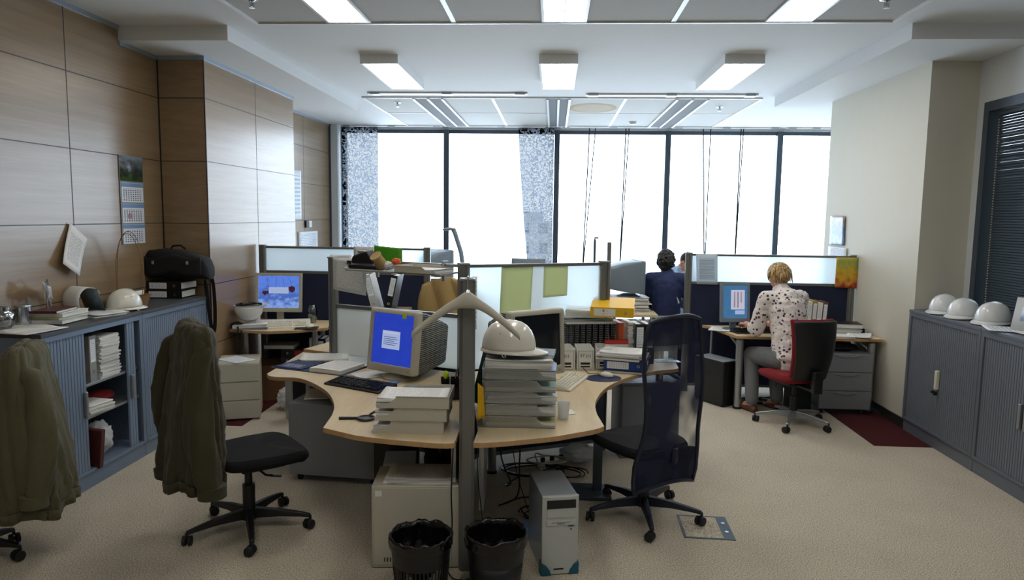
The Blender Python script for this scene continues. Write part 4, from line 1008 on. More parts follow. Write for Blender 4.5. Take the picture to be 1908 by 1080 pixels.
def paper_stack(label, pos, rz, w, h, n, cat='papers', top='print_dense', group=None, jitter=.012):
    """loose pile: the sheets stick out unevenly; the printed top sheet is a part"""
    t = thing('paper_pile', label, cat, pos, rz, group); z = 0; k = max(2, int(n/.012))
    rnd = random.Random(len(label)*7+int(w*1000))
    for i in range(k):
        th = n/k; a = rnd.uniform(-.06, .06) if i else 0; T = Matrix.Translation((rnd.uniform(-jitter, jitter), rnd.uniform(-jitter, jitter), 0)) @ Matrix.Rotation(a, 4, 'Z')
        MB().box((-w/2, -h/2, z+.0004), (w/2, h/2, z+th-.0004), T=T).build('paper_wad', rnd.choice(['stack_paper', 'paper', 'paper_grey', 'stack_paper']), t); z += th
    MB().grid(lambda u, v: ((u-.5)*w, (v-.5)*h, z+.001+.004*(2*u-1)**4), 8, 8).build('top_sheet', top, t, solid=.0008)
    return t
def book(label, pos, rz, w, d, th, mat, cat='book', pages=True, group=None, name='book'):
    t = thing(name, label, cat, pos, rz, group)
    MB().box((-w/2, -d/2, 0), (w/2, d/2, .003)).box((-w/2, -d/2, th-.003), (w/2, d/2, th)).box((-w/2, -d/2, .003), (-w/2+.003, d/2, th-.003)).build('cover', mat, t, bevel=.001)
    MB().box((-w/2+.003, -d/2+.004, .003), (w/2-.005, d/2-.004, th-.003)).build('pages', 'stack_paper', t)
    return t
def file_binder(label, pos, rot, mat, th=.07, w=.285, h=.318, fill=.8, group=None, lab='paper', ring='chrome'):
    """lever arch file standing upright: spine at local -Y, covers along +Y"""
    t = thing('lever_arch_file', label, 'file binder', pos, 0, group, rot=rot); c = .0025
    MB().box((-th/2, 0, 0), (th/2, c, h)).box((-th/2, c, 0), (-th/2+c, w, h)).box((th/2-c, c, 0), (th/2, w, h)).build('cover', mat, t, bevel=.0008)
    MB().box((-th*.5*fill+.002, .02, .012), (th*.5*fill-.004, w-.02, h-.012)).build('papers', 'stack_paper', t)
    MB().box((-th*.36, -.0008, h*.42), (th*.36, 0, h*.92)).build('spine_label', 'print_faint' if lab == 'paper' else lab, t)
    rs = [[(.011*k*math.cos(2*PI*i/20), -y, h*.2+.011*k*math.sin(2*PI*i/20)) for i in range(20)] for k, y in ((1, 0), (1, .0025), (.6, .0025), (.6, 0))]
    MB().rings(rs, cap=False).build('finger_ring', ring, t)
    MB().tube([(-.02, w*.45, h*.35), (-.02, w*.45, h*.36), (.02, w*.45, h*.36)], .0015).build('lever', 'chrome', t)
    return t
def keyboard(label, pos, rz, body, keys, rot=None, w=.45, d=.155):
    t = thing('keyboard', label, 'keyboard', pos, rz, rot=rot)
    pr = [(-d/2, 0), (-d/2, .012), (-d/2+.02, .016), (d/2-.01, .034), (d/2, .030), (d/2, 0)]
    MB().rings([[(x, y, z) for y, z in pr] for x in (-w/2, w/2)]).build('case', body, t, bevel=.004)
    k = 0; p = MB()
    sl = math.atan2(.018, d-.03)
    def key(x, r, kw=1.0):
        y = -d/2+.030+r*.0205+(.006 if r == 5 else 0); z = .016+(y+d/2-.02)*math.tan(sl)
        p.rings([[(x+sx*kw*s_*.0092, y+sy*s_*.0092, z+zz) for sx, sy in ((-1, -1), (1, -1), (1, 1), (-1, 1))] for s_, zz in ((1, 0), (.92, .005), (.78, .0075))])
    for r in range(6):
        n = 15
        if r == 0:
            for x, kw in ((-.205, 1.3), (-.18, 1), (-.155, 1.2), (-.085, 5.5), (-.01, 1.2), (.015, 1), (.04, 1), (.067, 1.3)): key(x, r, kw)
        else:
            for i in range(n):
                if r == 5 and i in (1, 6, 11): continue
                key(-.208+i*.0200, r, 1 if i < n-1 else 1.4)
        for i in range(3):
            if r in (2,) or (r == 1 and i != 1): continue
            key(.105+i*.0195, r)
        for i in range(4):
            if r < 5: key(.152+i*.0195*.95, r, .95)
    p.build('keys', keys, t)
    return t
def mouse(label, pos, rz, mat):
    t = thing('computer_mouse', label, 'mouse', pos, rz); rs = []
    for s_, z in ((.8, 0), (1, .008), (.97, .018), (.75, .029), (.4, .035), (.08, .037)):
        rs.append([(.056*s_*math.cos(2*PI*i/28), .031*s_*math.sin(2*PI*i/28)*(1-.08*math.cos(2*PI*i/28)), z) for i in range(28)])
    MB().rings(rs).build('shell', mat, t, sharp=80); MB().cyl((.028, -.004, .031), (.028, .004, .031), .007).build('wheel', 'grey_plastic', t)
    return t
def crt(label, pos, rz, w=.40, h=.36, d=.40, screen_='screen_off', tilt=0, front='beige_plastic', side='crt_ridges', z0=.06, extra=None):
    """screen faces local -Y"""
    t = thing('crt_monitor', label, 'monitor', pos, rz)
    T = Matrix.Translation((0, 0, z0+.02)) @ Matrix.Rotation(-tilt, 4, 'X')
    MB().lathe([(.0, 0), (.13, 0), (.135, .012), (.10, .02), (.07, z0+.01), (0, z0+.01)], c=(0, .13, 0), seg=32).build('swivel_foot', front, t)
    b = .034
    def rr(wx, z_0, z_1, y, r=.02, n=5):
        out = []
        for cx, cz, a0 in ((wx-r, z_1-r, 0), (-wx+r, z_1-r, PI/2), (-wx+r, z_0+r, PI), (wx-r, z_0+r, 3*PI/2)):
            for i in range(n+1): a = a0+PI/2*i/n; out.append(T @ Vector((cx+r*math.cos(a), y, cz+r*math.sin(a))))
        return out
    iw, iz0, iz1 = w/2-b, b+.022, h-b
    bz = MB().rings([rr(iw, iz0, iz1, .012, .008), rr(iw+.004, iz0-.004, iz1+.004, .0, .010), rr(w/2-.008, .008, h-.008, .0, .014), rr(w/2, 0, h, .010, .018), rr(w/2, 0, h, .055, .018), rr(w/2-.006, .004, h-.006, .06, .018)], cap=False).build('bezel', front, t, sharp=50)
    MB().rings([rr(w/2-.006, .004, h-.006, .058, .018), rr(w/2-.010, .008, h-.012, .12, .02), rr(w/2-.04, .022, h-.03, .24, .03), rr(w/2-.085, .045, h-.075, d-.05, .04), rr(w/2-.10, .06, h-.09, d, .03)]).build('rear_shell', side, t, sharp=40)
    def scr(u, v):
        x = (2*u-1)*iw; z = iz0+(iz1-iz0)*v; return T @ Vector((x, .012-.006*(1-(2*u-1)**2)*(1-(2*v-1)**2)+.002, z))
    so = MB().grid(scr, 10, 8).build('screen', screen_, t)
    P = MB(); c_ = T @ Vector((w/2-.05, .0, .026)); P.cyl(c_, T @ Vector((w/2-.05, -.003, .026)), .007).build('power_button', 'grey_plastic', t)
    if extra:
        for (x0, x1, zz0, zz1, mt, nm) in extra:
            MB().box((x0, -.0025 if nm in ('text_line', 'title_bar') else -.0015, zz0), (x1, .004, zz1), T=T).build(nm, mt, so)
    return t
def lcd(label, pos, rz, w=.42, h=.34, lift=.10, front='beige_plastic', screen_='screen_off', tilt=.08, extra=(), basew=.26):
    t = thing('flat_monitor', label, 'monitor', pos, rz); T = Matrix.Translation((0, 0, lift)) @ Matrix.Rotation(-tilt, 4, 'X'); b = .028
    MB().lathe([(0, 0), (basew/2, 0), (basew/2, .010), (basew/2-.03, .018), (.03, .02), (0, .02)], c=(0, .05, 0), seg=30).build('foot', front, t, bevel=.002)
    MB().box((-.035, .05, .015), (.035, .08, lift+h*.45)).build('stand', front, t, bevel=.008)
    MB().box((-w/2, 0, 0), (-w/2+b, .03, h), T=T).box((w/2-b, 0, 0), (w/2, .03, h), T=T).box((-w/2+b, 0, 0), (w/2-b, .03, b*1.5), T=T).box((-w/2+b, 0, h-b), (w/2-b, .03, h), T=T).build('bezel', front, t, bevel=.003)
    MB().box((-w/2+.004, .022, .004), (w/2-.004, .055, h-.004), T=T).build('rear_shell', front, t, bevel=.01)
    so = MB().quad([T @ Vector(p) for p in ((-w/2+b, .006, b*1.5), (w/2-b, .006, b*1.5), (w/2-b, .006, h-b), (-w/2+b, .006, h-b))]).build('screen', screen_, t)
    for (x0, x1, z0_, z1_, mt, nm) in extra: MB().box((x0, .003, z0_), (x1, .0055, z1_), T=T).build(nm, mt, so)
    return t
def cable(label, pts, r=.004, mat='black_plastic', cat='cable', group=None, n=8):
    out = []; P = [Vector(p) for p in pts]
    for i in range(len(P)-1):
        p0, p1, p2, p3 = P[max(i-1, 0)], P[i], P[i+1], P[min(i+2, len(P)-1)]
        for k in range(n):
            t_ = k/n; out.append(.5*((2*p1)+(p2-p0)*t_+(2*p0-5*p1+4*p2-p3)*t_*t_+(3*p1-p0-3*p2+p3)*t_**3))
    out.append(P[-1]); o = MB().tube(out, r, 6).build('cable', mat); return tag(o, label, cat, group)

# ======================= left cabinets: on top =======================
TC = 1.125
sheet('sheets spread over the near end of the left cabinet top', (-3.27, 4.13, TC+.000), R(80), .30, .30, 'print_dense', n=3)
sheet('wide white sheet lying half under the book pile on the left cabinet', (-3.40, 4.22, TC+.0045), R(60), .30, .42, 'paper', n=1)
zz = TC+.006
b1 = book('thick grey paperback, bottom of the pile on the left cabinet', (-3.34, 4.50, zz), R(95), .30, .22, .026, 'paper_grey', name='book')
b2 = book('yellow-green brochure second from the bottom of the cabinet pile', (-3.34, 4.51, zz+.026), R(88), .29, .21, .016, 'green_sheet')
b3 = book('white book third in the pile on the left cabinet', (-3.335, 4.52, zz+.042), R(92), .28, .20, .028, 'paper')
b4 = book('maroon book lying on top of the pile on the left cabinet', (-3.35, 4.47, zz+.070), R(97), .25, .17, .018, 'maroon')
paper_stack('papers fanned out between the book pile and the white hard hat', (-3.30, 4.85, TC), R(70), .25, .30, .016, jitter=.03)
hat('white hard hat on the left cabinet in front of the wicker basket', (-3.26, 5.10, TC), R(80))
def photo_cal():
    t = thing('photo_calendar', 'rolled white desk calendar with a dark photo between the papers and the hard hat', 'calendar', (-3.42, 4.97, TC), R(70))
    MB().grid(lambda u, v: (.09*math.cos(PI*.15+u*PI*1.0)-.09, (v-.5)*.20, .10+.10*math.sin(PI*.15+u*PI*1.0)-.0), 16, 4).build('curled_board', 'paper', t, solid=.002)
    MB().quad([(.02, -.11, .002), (.02, .11, .002), (-.045, .11, .185), (-.045, -.11, .185)]).build('photo_page', 'pic_photo', t, solid=.003)
    MB().box((.0, -.115, 0), (.026, .115, .006)).build('stand', 'paper', t)
photo_cal()
t = thing('wicker_basket', 'small wicker basket with a very tall thin hoop handle on the left cabinet', 'basket', (-3.36, 5.34, TC), R(70)); 
MB().lathe([(.0, .004), (.10, .004), (.115, .0), (.125, .03), (.14, .07), (.15, .09), (.14, .09), (.128, .068), (.11, .012), (0, .012)], seg=32).build('bowl', 'wicker', t)
hp = [(0, -.145*math.cos(a)*(1+.25*math.sin(a)), .085+.50*math.sin(a)**.9) for a in [PI*i/24 for i in range(25)]]
for o_ in (-.006, .006): MB().tube([(x+o_+.3*o_*math.sin(i), y*(1+o_), z+o_*1.5) for i, (x, y, z) in enumerate(hp)], .003, 6).build('handle_cane', 'wicker', t)
for x, y, a in ((.03, -.06, .1), (.02, .06, -.15)):
    o = MB().box((-.03, -.045, 0), (.03, .045, .035)).build('small_box', 'paper', bevel=.002, loc=(-3.36+x, 5.34+y, TC+.08), rot=(0, R(-12), a)); tag(o, 'small white carton in the wicker basket, %s' % ('nearer the hard hat' if y < 0 else 'nearer the black files'), 'box')
file_binder('black lever arch file lying flat, the lower one under the briefcase', (-3.215, 5.845, TC+.037), (0, R(-90), R(2)), 'black_plastic', .072)
file_binder('black lever arch file lying flat on top of the other beside the briefcase', (-3.225, 5.855, TC+.110), (0, R(-90), R(-2)), 'black_plastic', .072)
def briefcase():
    t = thing('briefcase', 'black fabric laptop bag slumped on the files at the pillar with strap hanging down', 'bag', (-3.31, 5.99, TC+.148), R(-88))
    rs = []
    for x, w, h in ((-.20, .12, .16), (-.19, .17, .24), (-.10, .19, .265), (.02, .19, .25), (.12, .18, .215), (.19, .16, .18), (.21, .12, .12)):
        ring = []
        for i in range(32):
            a = 2*PI*i/32; cx, sy = math.cos(a), math.sin(a); e = .55
            ring.append((.10*0+x*0+ (abs(cx)**e*(1 if cx > 0 else -1))*w*.62, x*1.35, h*.5+.02+h*.5*(abs(sy)**e)*(1 if sy > 0 else -1)+.006*math.sin(5*a+x*30)))
        rs.append(ring)
    MB().rings(rs).build('bag_body', 'black_soft', t, sharp=70)
    MB().grid(lambda u, v: (.125+.008*math.sin(u*3), -.25+.5*u, .06+.16*v-.02*math.sin(u*PI*3)), 12, 5).build('front_flap', 'black_soft', t, solid=.012)
    MB().tube([(0, -.07, .27), (0, -.05, .305), (0, .02, .31), (0, .06, .28)], .009).build('carry_handle', 'black_soft', t)
    for y in (-.16, .14): MB().box((.135, y-.012, .15), (.143, y+.012, .18)).build('buckle', 'chrome', t, bevel=.002)
    return t
briefcase()
def strap():
    pts = [(-3.18, 6.10, TC+.28), (-3.085, 6.135, TC+.20), (-3.075, 6.14, TC+.05), (-3.07, 6.14, TC-.10), (-3.07, 6.13, TC-.28), (-3.07, 6.10, TC-.36), (-3.07, 6.06, TC-.30), (-3.075, 6.03, TC-.10), (-3.09, 6.04, TC+.04), (-3.12, 6.06, TC+.16)]
    rs = []; P = [Vector(p) for p in pts]
    for i, p in enumerate(P):
        d = (P[min(i+1, 9)]-P[max(i-1, 0)]).normalized(); s_ = Vector((1, 0, 0)); s_ = (s_-d*s_.dot(d)).normalized(); n_ = d.cross(s_)
        rs.append([p+s_*.019+n_*.002, p-s_*.019+n_*.002, p-s_*.019-n_*.002, p+s_*.019-n_*.002])
    o = MB().rings(rs).build('shoulder_strap', 'black_soft', sub=2, sharp=180); return tag(o, 'black shoulder strap looping down the cabinet end by the pillar', 'strap')
strap()
t = thing('glass_kettle', 'glass pot with a steel band at the left edge of the cabinet top', 'pot', (-3.47, 4.15, TC))
MB().lathe([(0, .003), (.05, .0), (.075, .03), (.085, .07), (.075, .11), (.055, .13), (.052, .13), (.071, .108), (.081, .07), (.07, .03), (0, .006)], seg=32).build('glass_body', 'clear_glass', t)
MB().lathe([(.056, .125), (.06, .125), (.06, .145), (.045, .155), (0, .158)], seg=28).build('lid', 'chrome', t); MB().tube([(.0, -.06, .13), (0, -.13, .12), (0, -.135, .05), (0, -.085, .03)], .008).build('pot_handle', 'chrome', t)
t = thing('steel_canister', 'shiny steel canister beside the glass pot on the left cabinet', 'canister', (-3.46, 4.33, TC))
MB().cyl((0, 0, 0), (0, 0, .125), .048, .048, 28).build('body', 'chrome', t, bevel=.003); MB().cyl((0, 0, .125), (0, 0, .135), .05, .045, 28).build('lid', 'alu', t)
t = thing('wire_rack', 'bent chrome wire napkin rack with crumpled tissue on the left cabinet', 'rack', (-3.45, 4.55, TC+.0), R(30))
MB().tube([(0, -.05, .004), (0, -.05, .15), (0, -.04, .26), (0, .0, .28), (0, .03, .24), (0, .03, .004)], .006).build('wire_frame', 'chrome', t)
MB().tube([(-.05, -.06, .004), (.05, -.06, .004), (.05, .05, .004), (-.05, .05, .004)], .005, closed=True).build('wire_base', 'chrome', t)
MB().tube([(.01, -.02, .13), (.01, .03, .14), (.01, .035, .05), (.01, -.015, .05)], .006, closed=True).build('wire_loop', 'chrome', t)
o = MB().grid(lambda u, v: (.02*math.sin(u*9+v*4), -.08+.19*u, .15+.12*v*(1-.6*u)+.012*math.sin(u*13)), 14, 8).build('tissue', 'thin_paper', loc=(-3.45, 4.55, TC), rot=R(30), solid=.001); tag(o, 'crumpled white tissue tucked in the chrome wire rack', 'tissue')

# inside the open cabinet
o = MB().box((-.04, -.13, 0), (.04, .13, .285)).build('box_file', 'red', bevel=.003, loc=(-3.27, 4.47, .71), rot=R(0)); tag(o, 'red box file standing on the top shelf of the open cabinet', 'box file')
MB().box((.040, -.131, .10), (.0415, .131, .286)).build('label_band', 'grey_plastic', o)
file_binder('grey lever arch file on the top shelf of the open cabinet', (-3.15, 4.55, .71), (0, 0, R(90)), 'grey_plastic', .07, h=.315)
paper_stack('tall stack of white paper on the top shelf of the open cabinet', (-3.27, 4.72, .71), R(88), .20, .27, .29, top='paper', jitter=.008)
paper_stack('short white paper pile on the middle shelf of the open cabinet', (-3.25, 4.58, .487), R(80), .22, .28, .06, top='paper', jitter=.01)
o = MB().ball((0, 0, .045), (.10, .13, .045)).build('folded_bag', 'redfab', loc=(-3.30, 4.80, .487)); tag(o, 'dark red folded bag on the middle shelf of the open cabinet', 'bag')
o = MB().box((-.02, -.14, 0), (.02, .14, .27)).build('folder', 'maroon', bevel=.003, loc=(-3.22, 4.48, .13), rot=(R(6), 0, R(90))); tag(o, 'maroon folder leaning in the bottom of the open cabinet', 'folder')
def crumple(x, y, z, r, seed_, mat, amp=.25, name='bag', sub=4, flat=1.0):
    m_ = MB(); m_.ball((0, 0, 0), r, sub=sub)
    for v in m_.bm.verts:
        u_ = Vector((v.co.x/r[0], v.co.y/r[1], v.co.z/r[2])); n_ = -abs(noise.noise(u_*1.9+Vector((seed_, 0, 0))))*amp*2+noise.noise(u_*5+Vector((0, seed_, 0)))*amp*.8+.05; v.co *= 1+n_; v.co.z = max(v.co.z, -r[2]*flat)
    return m_.build(name, mat, loc=(x, y, z+r[2]*flat), sharp=180)
o = crumple(-3.24, 4.68, .13, (.085, .12, .125), 3, 'plastic_bag', .22, 'plastic_bag'); tag(o, 'crumpled white plastic bag in the bottom of the open cabinet', 'bag')

# on the left wall
t = thing('wall_calendar', 'three-month wall calendar with a castle photo hanging on the panelled wall', 'calendar', (-3.545, 5.72, 1.60))
def wq(y0, y1, z0, z1, x=.002): return [(x, y0, z0), (x, y1, z0), (x, y1, z1), (x, y0, z1)]
MB().box((0, -.165, 0), (.0018, .165, .735)).build('backing', 'blue_grey_plastic', t)
MB().quad(wq(-.16, .16, .525, .73)).build('photo', 'pic_castle', t, solid=.001)
pm('cal_header', '6f8fc0', .5)
for i, z in enumerate((.008, .18, .352)):
    pd = MB().box((.0018, -.15, z), (.005, .15, z+.16)).build('month_pad', 'paper', t)
    MB().quad(wq(-.145, .145, z+.006, z+.118, .0053)).build('day_grid', 'print_cal', pd); MB().box((.005, -.15, z+.125), (.0058, .15, z+.158)).build('month_header', 'cal_header', pd)
MB().tube([(.007, -.055+.02*math.cos(a), .235+.02*math.sin(a)) for a in [2*PI*i/20 for i in range(20)]], .0022, 6, closed=True).build('red_date_ring', 'red', t)
def text(s_, size, mat, parent, loc, rot, name):
    cu = bpy.data.curves.new(name, 'FONT'); cu.body = s_; cu.size = size; cu.extrude = .0003; cu.align_x = 'CENTER'; cu.align_y = 'CENTER'
    o = bpy.data.objects.new(name, cu); COL.objects.link(o); bpy.context.view_layer.update()
    me = bpy.data.meshes.new_from_object(o.evaluated_get(bpy.context.evaluated_depsgraph_get())); bpy.data.objects.remove(o)
    me.materials.clear(); me.materials.append(M[mat]); q_ = bpy.data.objects.new(name, me); COL.objects.link(q_); q_.parent = parent; q_.location = loc; q_.rotation_euler = rot; return q_
text('S', .04, 'red', t, (.0065, -.055, .235), (R(90), 0, R(90)), 'red_letter')
def hung(label, corners, mat, name='paper_sheet', cat='paper', n=(6, 8), curl=(0, 0, 0)):
    a, b_, c, d = [Vector(p) for p in corners]; o0 = (a+b_+c+d)/4; cu = Vector(curl)
    def f(u, v):
        p = (d*(1-u)+c*u)*(1-v)+(a*(1-u)+b_*u)*v; return p-o0+cu*((1-v)**2)
    o = MB().grid(f, *n).build(name, mat, solid=.0008, loc=o0); return tag(o, label, cat)
hung('white letter pinned askew by its corner to the panel joint on the left wall', [(-3.535, 4.93, 1.79), (-3.535, 5.11, 1.665), (-3.53, 4.955, 1.395), (-3.52, 4.77, 1.50)], 'print_letter', curl=(.03, 0, 0))
hung('long wrinkled paper strip stuck on the wall behind the pillar', [(-3.79, 9.98, 2.50), (-3.79, 10.36, 2.51), (-3.79, 10.34, 1.79), (-3.79, 9.98, 1.78)], 'print_faint')
hung('small notice below the wall switch behind the pillar', [(-3.79, 10.2, 1.60), (-3.79, 11.05, 1.60), (-3.79, 11.05, 1.30), (-3.79, 10.2, 1.30)], 'print_faint')
t = thing('wall_switch', 'black and white double wall switch behind the pillar', 'switch', (-3.79, 10.62, 1.66)); MB().box((0, -.12, 0), (.02, .0, .11)).build('black_plate', 'black_plastic', t, bevel=.004); MB().box((0, .01, .005), (.018, .12, .105)).box((.018, .035, .03), (.024, .095, .08)).build('white_plate', 'white_paint', t, bevel=.003)

# ======================= desk at the pillar =======================
lcd('grey flat monitor showing a crane carrying a vehicle over a blue city picture', (-2.80, 6.93, DB), R(5), .47, .40, .11, 'beige_plastic', 'pic_city', .10,
    [(-.10, .10, .19, .255, 'screen_white', 'dialog_window')])
for nm_, bx in (('vehicle', ((-.19, -.10, .17, .215), (.10, .18, .21, .275))),):
    mo = [o for o in bpy.data.objects if o.name.startswith('flat_monitor')][-1]
emis('screen_dark', '4a2430', .5)
mon = bpy.data.objects['flat_monitor']; T = Matrix.Translation((0, 0, .11)) @ Matrix.Rotation(-.10, 4, 'X'); scr_ = [c_ for c_ in mon.children if c_.name.startswith('screen')][0]
MB().box((-.165, .0042, .185), (-.10, .0055, .215), T=T).cyl(T @ Vector((-.14, .0042, .185)), T @ Vector((-.14, .0055, .185)), .014).cyl(T @ Vector((.135, .0042, .235)), T @ Vector((.135, .0055, .235)), .032).box((.10, .0042, .23), (.16, .0055, .262), T=T).build('hoisted_vehicle', 'screen_dark', scr_)
m_ = MB()
for x0, x1 in ((-.12, -.10), (-.02, -.03), (.04, .06), (.10, .14)): m_.cyl(T @ Vector((x0, .005, .355)), T @ Vector((x1, .005, .255)), .0012, seg=5)
m_.build('crane_cables', 'screen_dark', scr_)
keyboard('beige keyboard in front of the monitor with the crane picture', (-2.66, 6.70, DB+.012), 0, 'beige_light', 'beige_light', rot=rotm(('Z', 20), ('X', 9)), w=.52, d=.21)
o = MB().box((-.11, -.09, 0), (.11, .09, .004)).build('mouse_pad', 'black_soft', bevel=.002, loc=(-2.40, 6.63, DB), rot=R(12)); tag(o, 'small black mouse pad on the desk at the pillar', 'mouse pad')
mouse('white mouse on the black mouse pad at the pillar desk', (-2.37, 6.65, DB+.004), R(70), 'beige_light')
book('dark blue folder at the bottom of the papers under the upturned hard hat', (-2.93, 6.58, DB), R(12), .33, .24, .012, 'navy_blue', cat='folder', name='folder')
paper_stack('untidy papers under the upturned white hard hat', (-2.94, 6.59, DB+.012), R(25), .30, .21, .030, jitter=.02)
hat('upturned white hard hat holding a headset on the papers at the pillar desk', (-2.96, 6.60, DB+.235), R(30), 'hat_cool', upside=True)
o = MB().tube([(.09*math.cos(a), .06*math.sin(a)*.6, .05*math.sin(a*2)) for a in [2*PI*i/20 for i in range(20)]], .009, 8, closed=True).ball((.07, 0, .02), (.035, .03, .025)).ball((-.07, .01, .01), (.03, .03, .022)).build('headset', 'rubber', loc=(-2.96, 6.60, DB+.19)); tag(o, 'dark headset lying inside the upturned hard hat', 'headset')
o = crumple(-3.04, 6.50, DB, (.06, .05, .035), 5, 'black_soft', .2, 'pouch'); tag(o, 'black pouch at the near left corner of the pillar desk', 'pouch')
cable('black pouch strap hanging over the front edge of the pillar desk', [(-3.02, 6.46, DB+.03), (-2.99, 6.42, DB+.01), (-3.0, 6.405, DB-.10), (-2.99, 6.40, DB-.24), (-2.95, 6.41, DB-.14), (-2.96, 6.42, DB+.0)], .008, 'black_soft', 'strap')
t = thing('glass_vase', 'smoky glass vase beside the monitor at the pillar desk', 'vase', (-2.46, 6.98, DB))
MB().lathe([(0, .004), (.03, .0), (.045, .05), (.052, .10), (.045, .15), (.03, .185), (.026, .185), (.041, .148), (.048, .10), (.041, .05), (0, .012)], seg=28).build('glass_body', 'vase_glass', t); MB().lathe([(0, .014), (.040, .05), (.044, .07), (0, .071)], seg=20).build('pebbles', 'paper_green', t)
for x, y, r_ in ((615, 470, 0),):
    hung('small printed notice stuck to the glass of the pillar partition', [tuple(PY(615, 475, 7.18)), tuple(PY(655, 474, 7.18)), tuple(PY(655, 500, 7.18)), tuple(PY(615, 500, 7.18))], 'print_faint')
hung('grey paper panel on the right end of the pillar partition glass', [tuple(PY(659, 459, 7.18)), tuple(PY(698, 460, 7.18)), tuple(PY(698, 512, 7.18)), tuple(PY(659, 510, 7.18))], 'paper_grey')
# below that desk
t = thing('open_carton', 'brown carton with white liner flaps under the pillar desk', 'box', (-2.86, 6.90, 0), R(10))
MB().box((-.26, -.18, 0), (-.25, .18, .36)).box((.25, -.18, 0), (.26, .18, .36)).box((-.25, -.18, 0), (.25, -.17, .36)).box((-.25, .17, 0), (.25, .18, .36)).box((-.25, -.17, 0), (.25, .17, .01)).build('carton_walls', 'card_brown', t)
MB().quad([(.26, -.18, .36), (.26, .18, .36), (.36, .18, .30), (.36, -.18, .27)]).build('flap', 'paper_grey', t, solid=.003)
file_binder('dark file lying in the carton under the pillar desk, lower one', (-2.72, 6.76, .40), (0, R(90), R(12)), 'black_plastic', .075)
file_binder('dark file with red label lying on the other one under the pillar desk', (-2.71, 6.75, .48), (0, R(90), R(5)), 'black_plastic', .075, lab='red')
book('grey catalogue on top of the dark files under the pillar desk', (-2.74, 6.86, .52), R(5), .30, .22, .04, 'grey_plastic', name='catalogue')
for i, (m__, lab_) in enumerate((('paper', 'white file standing under the right end of the pillar desk'), ('navy_blue', 'dark blue file standing under the right end of the pillar desk'), ('paper_grey', 'pale grey file standing second from right under the pillar desk'), ('blue_grey_plastic', 'blue-grey file standing nearest the desk edge under the pillar desk'))):
    file_binder(lab_, (-2.42+i*.085, 6.85+.0*i, .30), (0, 0, R(4)), m__, .07)
o = MB().box((-.22, -.17, 0), (.22, .17, .30)).build('storage_box', 'navy_plastic', bevel=.004, loc=(-2.29, 7.02, 0)); tag(o, 'low dark box carrying the standing files under the pillar desk', 'box')
t = thing('low_pedestal', 'low pale drawer pedestal with a sheet on top in front of the pillar desk', 'pedestal', (-2.84, 6.02, 0), R(20))
MB().box((-.16, .0, .01), (.20, .40, .53)).build('carcass', 'beige_plastic', t, bevel=.004); MB().box((-.16, -.012, .02), (.20, 0, .18)).build('drawer', 'beige_plastic', t, bevel=.002); MB().box((-.16, -.012, .19), (.20, 0, .35)).build('drawer', 'beige_plastic', t, bevel=.002); MB().box((-.16, -.012, .36), (.20, 0, .52)).build('drawer', 'beige_plastic', t, bevel=.002)
sheet('sheet lying over the edge of the low pale pedestal', (-2.90, 6.16, .531), R(60), .21, .30, 'print_faint', .002)
t = thing('computer_tower', 'dark computer tower with silver front under the left desk', 'computer', (-2.38, 6.08, 0), R(-50)); 
MB().box((-.09, .012, .01), (.09, .42, .42)).build('case', 'black_plastic', t, bevel=.004); MB().box((-.09, 0, .005), (.09, .012, .425)).build('front_panel', 'alu', t, bevel=.003)
for i in range(4): MB().box((.0905, .10+.0*i, .20+.04*i), (.092, .16, .215+.04*i)).build('side_vent', 'rubber', t)
o = crumple(-2.52, 6.42, 0, (.10, .09, .11), 8, 'plastic_bag', .25, 'plastic_bag'); tag(o, 'white plastic bag on the floor left of the dark computer tower', 'bag')
t = thing('drawer_pedestal', 'grey wheeled drawer pedestal under the left front desk', 'pedestal', (-1.50, 4.62, 0), R(-5))
MB().box((-.325, 0, .055), (.325, .58, .565)).build('carcass', 'grey_drawer', t, bevel=.003)
for x in (-.27, .27):
    for y in (.06, .52): MB().cyl((x-.012, y, .025), (x+.012, y, .025), .025, seg=16).cyl((x, y, .03), (x, y, .056), .008).build('caster', 'rubber', t)
sheet('white papers on the grey pedestal under the left desk', (-1.63, 4.90, .566), R(15), .30, .30, 'paper', .003, n=4)
o = MB().prism([(-.12, -.05), (.10, -.08), (.14, .04), (-.02, .09)], 0, .010).build('folder', 'dark_green', bevel=.002, loc=(-1.42, 5.06, .566)); tag(o, 'dark green folder corner on the grey pedestal', 'folder')

# ======================= left front desk =======================
crt('beige tube monitor with a blue screen on the left front desk', (-1.12, 4.68, DT+.0), R(-30), .44, .44, .47, 'screen_blue', .12, extra=[(-.085, .075, .165, .29, 'screen_white', 'dialog_window'), (-.075, .065, .272, .282, 'screen_lilac', 'title_bar'), (-.07, .05, .245, .249, 'screen_dim', 'text_line'), (-.07, .06, .232, .236, 'screen_dim', 'text_line'), (-.07, .03, .219, .223, 'screen_dim', 'text_line'), (-.07, .06, .206, .210, 'screen_dim', 'text_line'), (-.07, .04, .193, .197, 'screen_dim', 'text_line')], z0=.035)
o = [x for x in bpy.data.objects if x.name.startswith('crt_monitor')][0]
T_ = Matrix.Translation((0, 0, .055)) @ Matrix.Rotation(-.12, 4, 'X'); MB().box((.09, -.004, .385), (.125, -.0005, .425), T=T_).build('sticky_note', 'lime', o)
keyboard('black keyboard in front of the blue-screen monitor', (-1.27, 4.50, DT), R(-27), 'black_plastic', 'black_plastic', w=.48, d=.19)
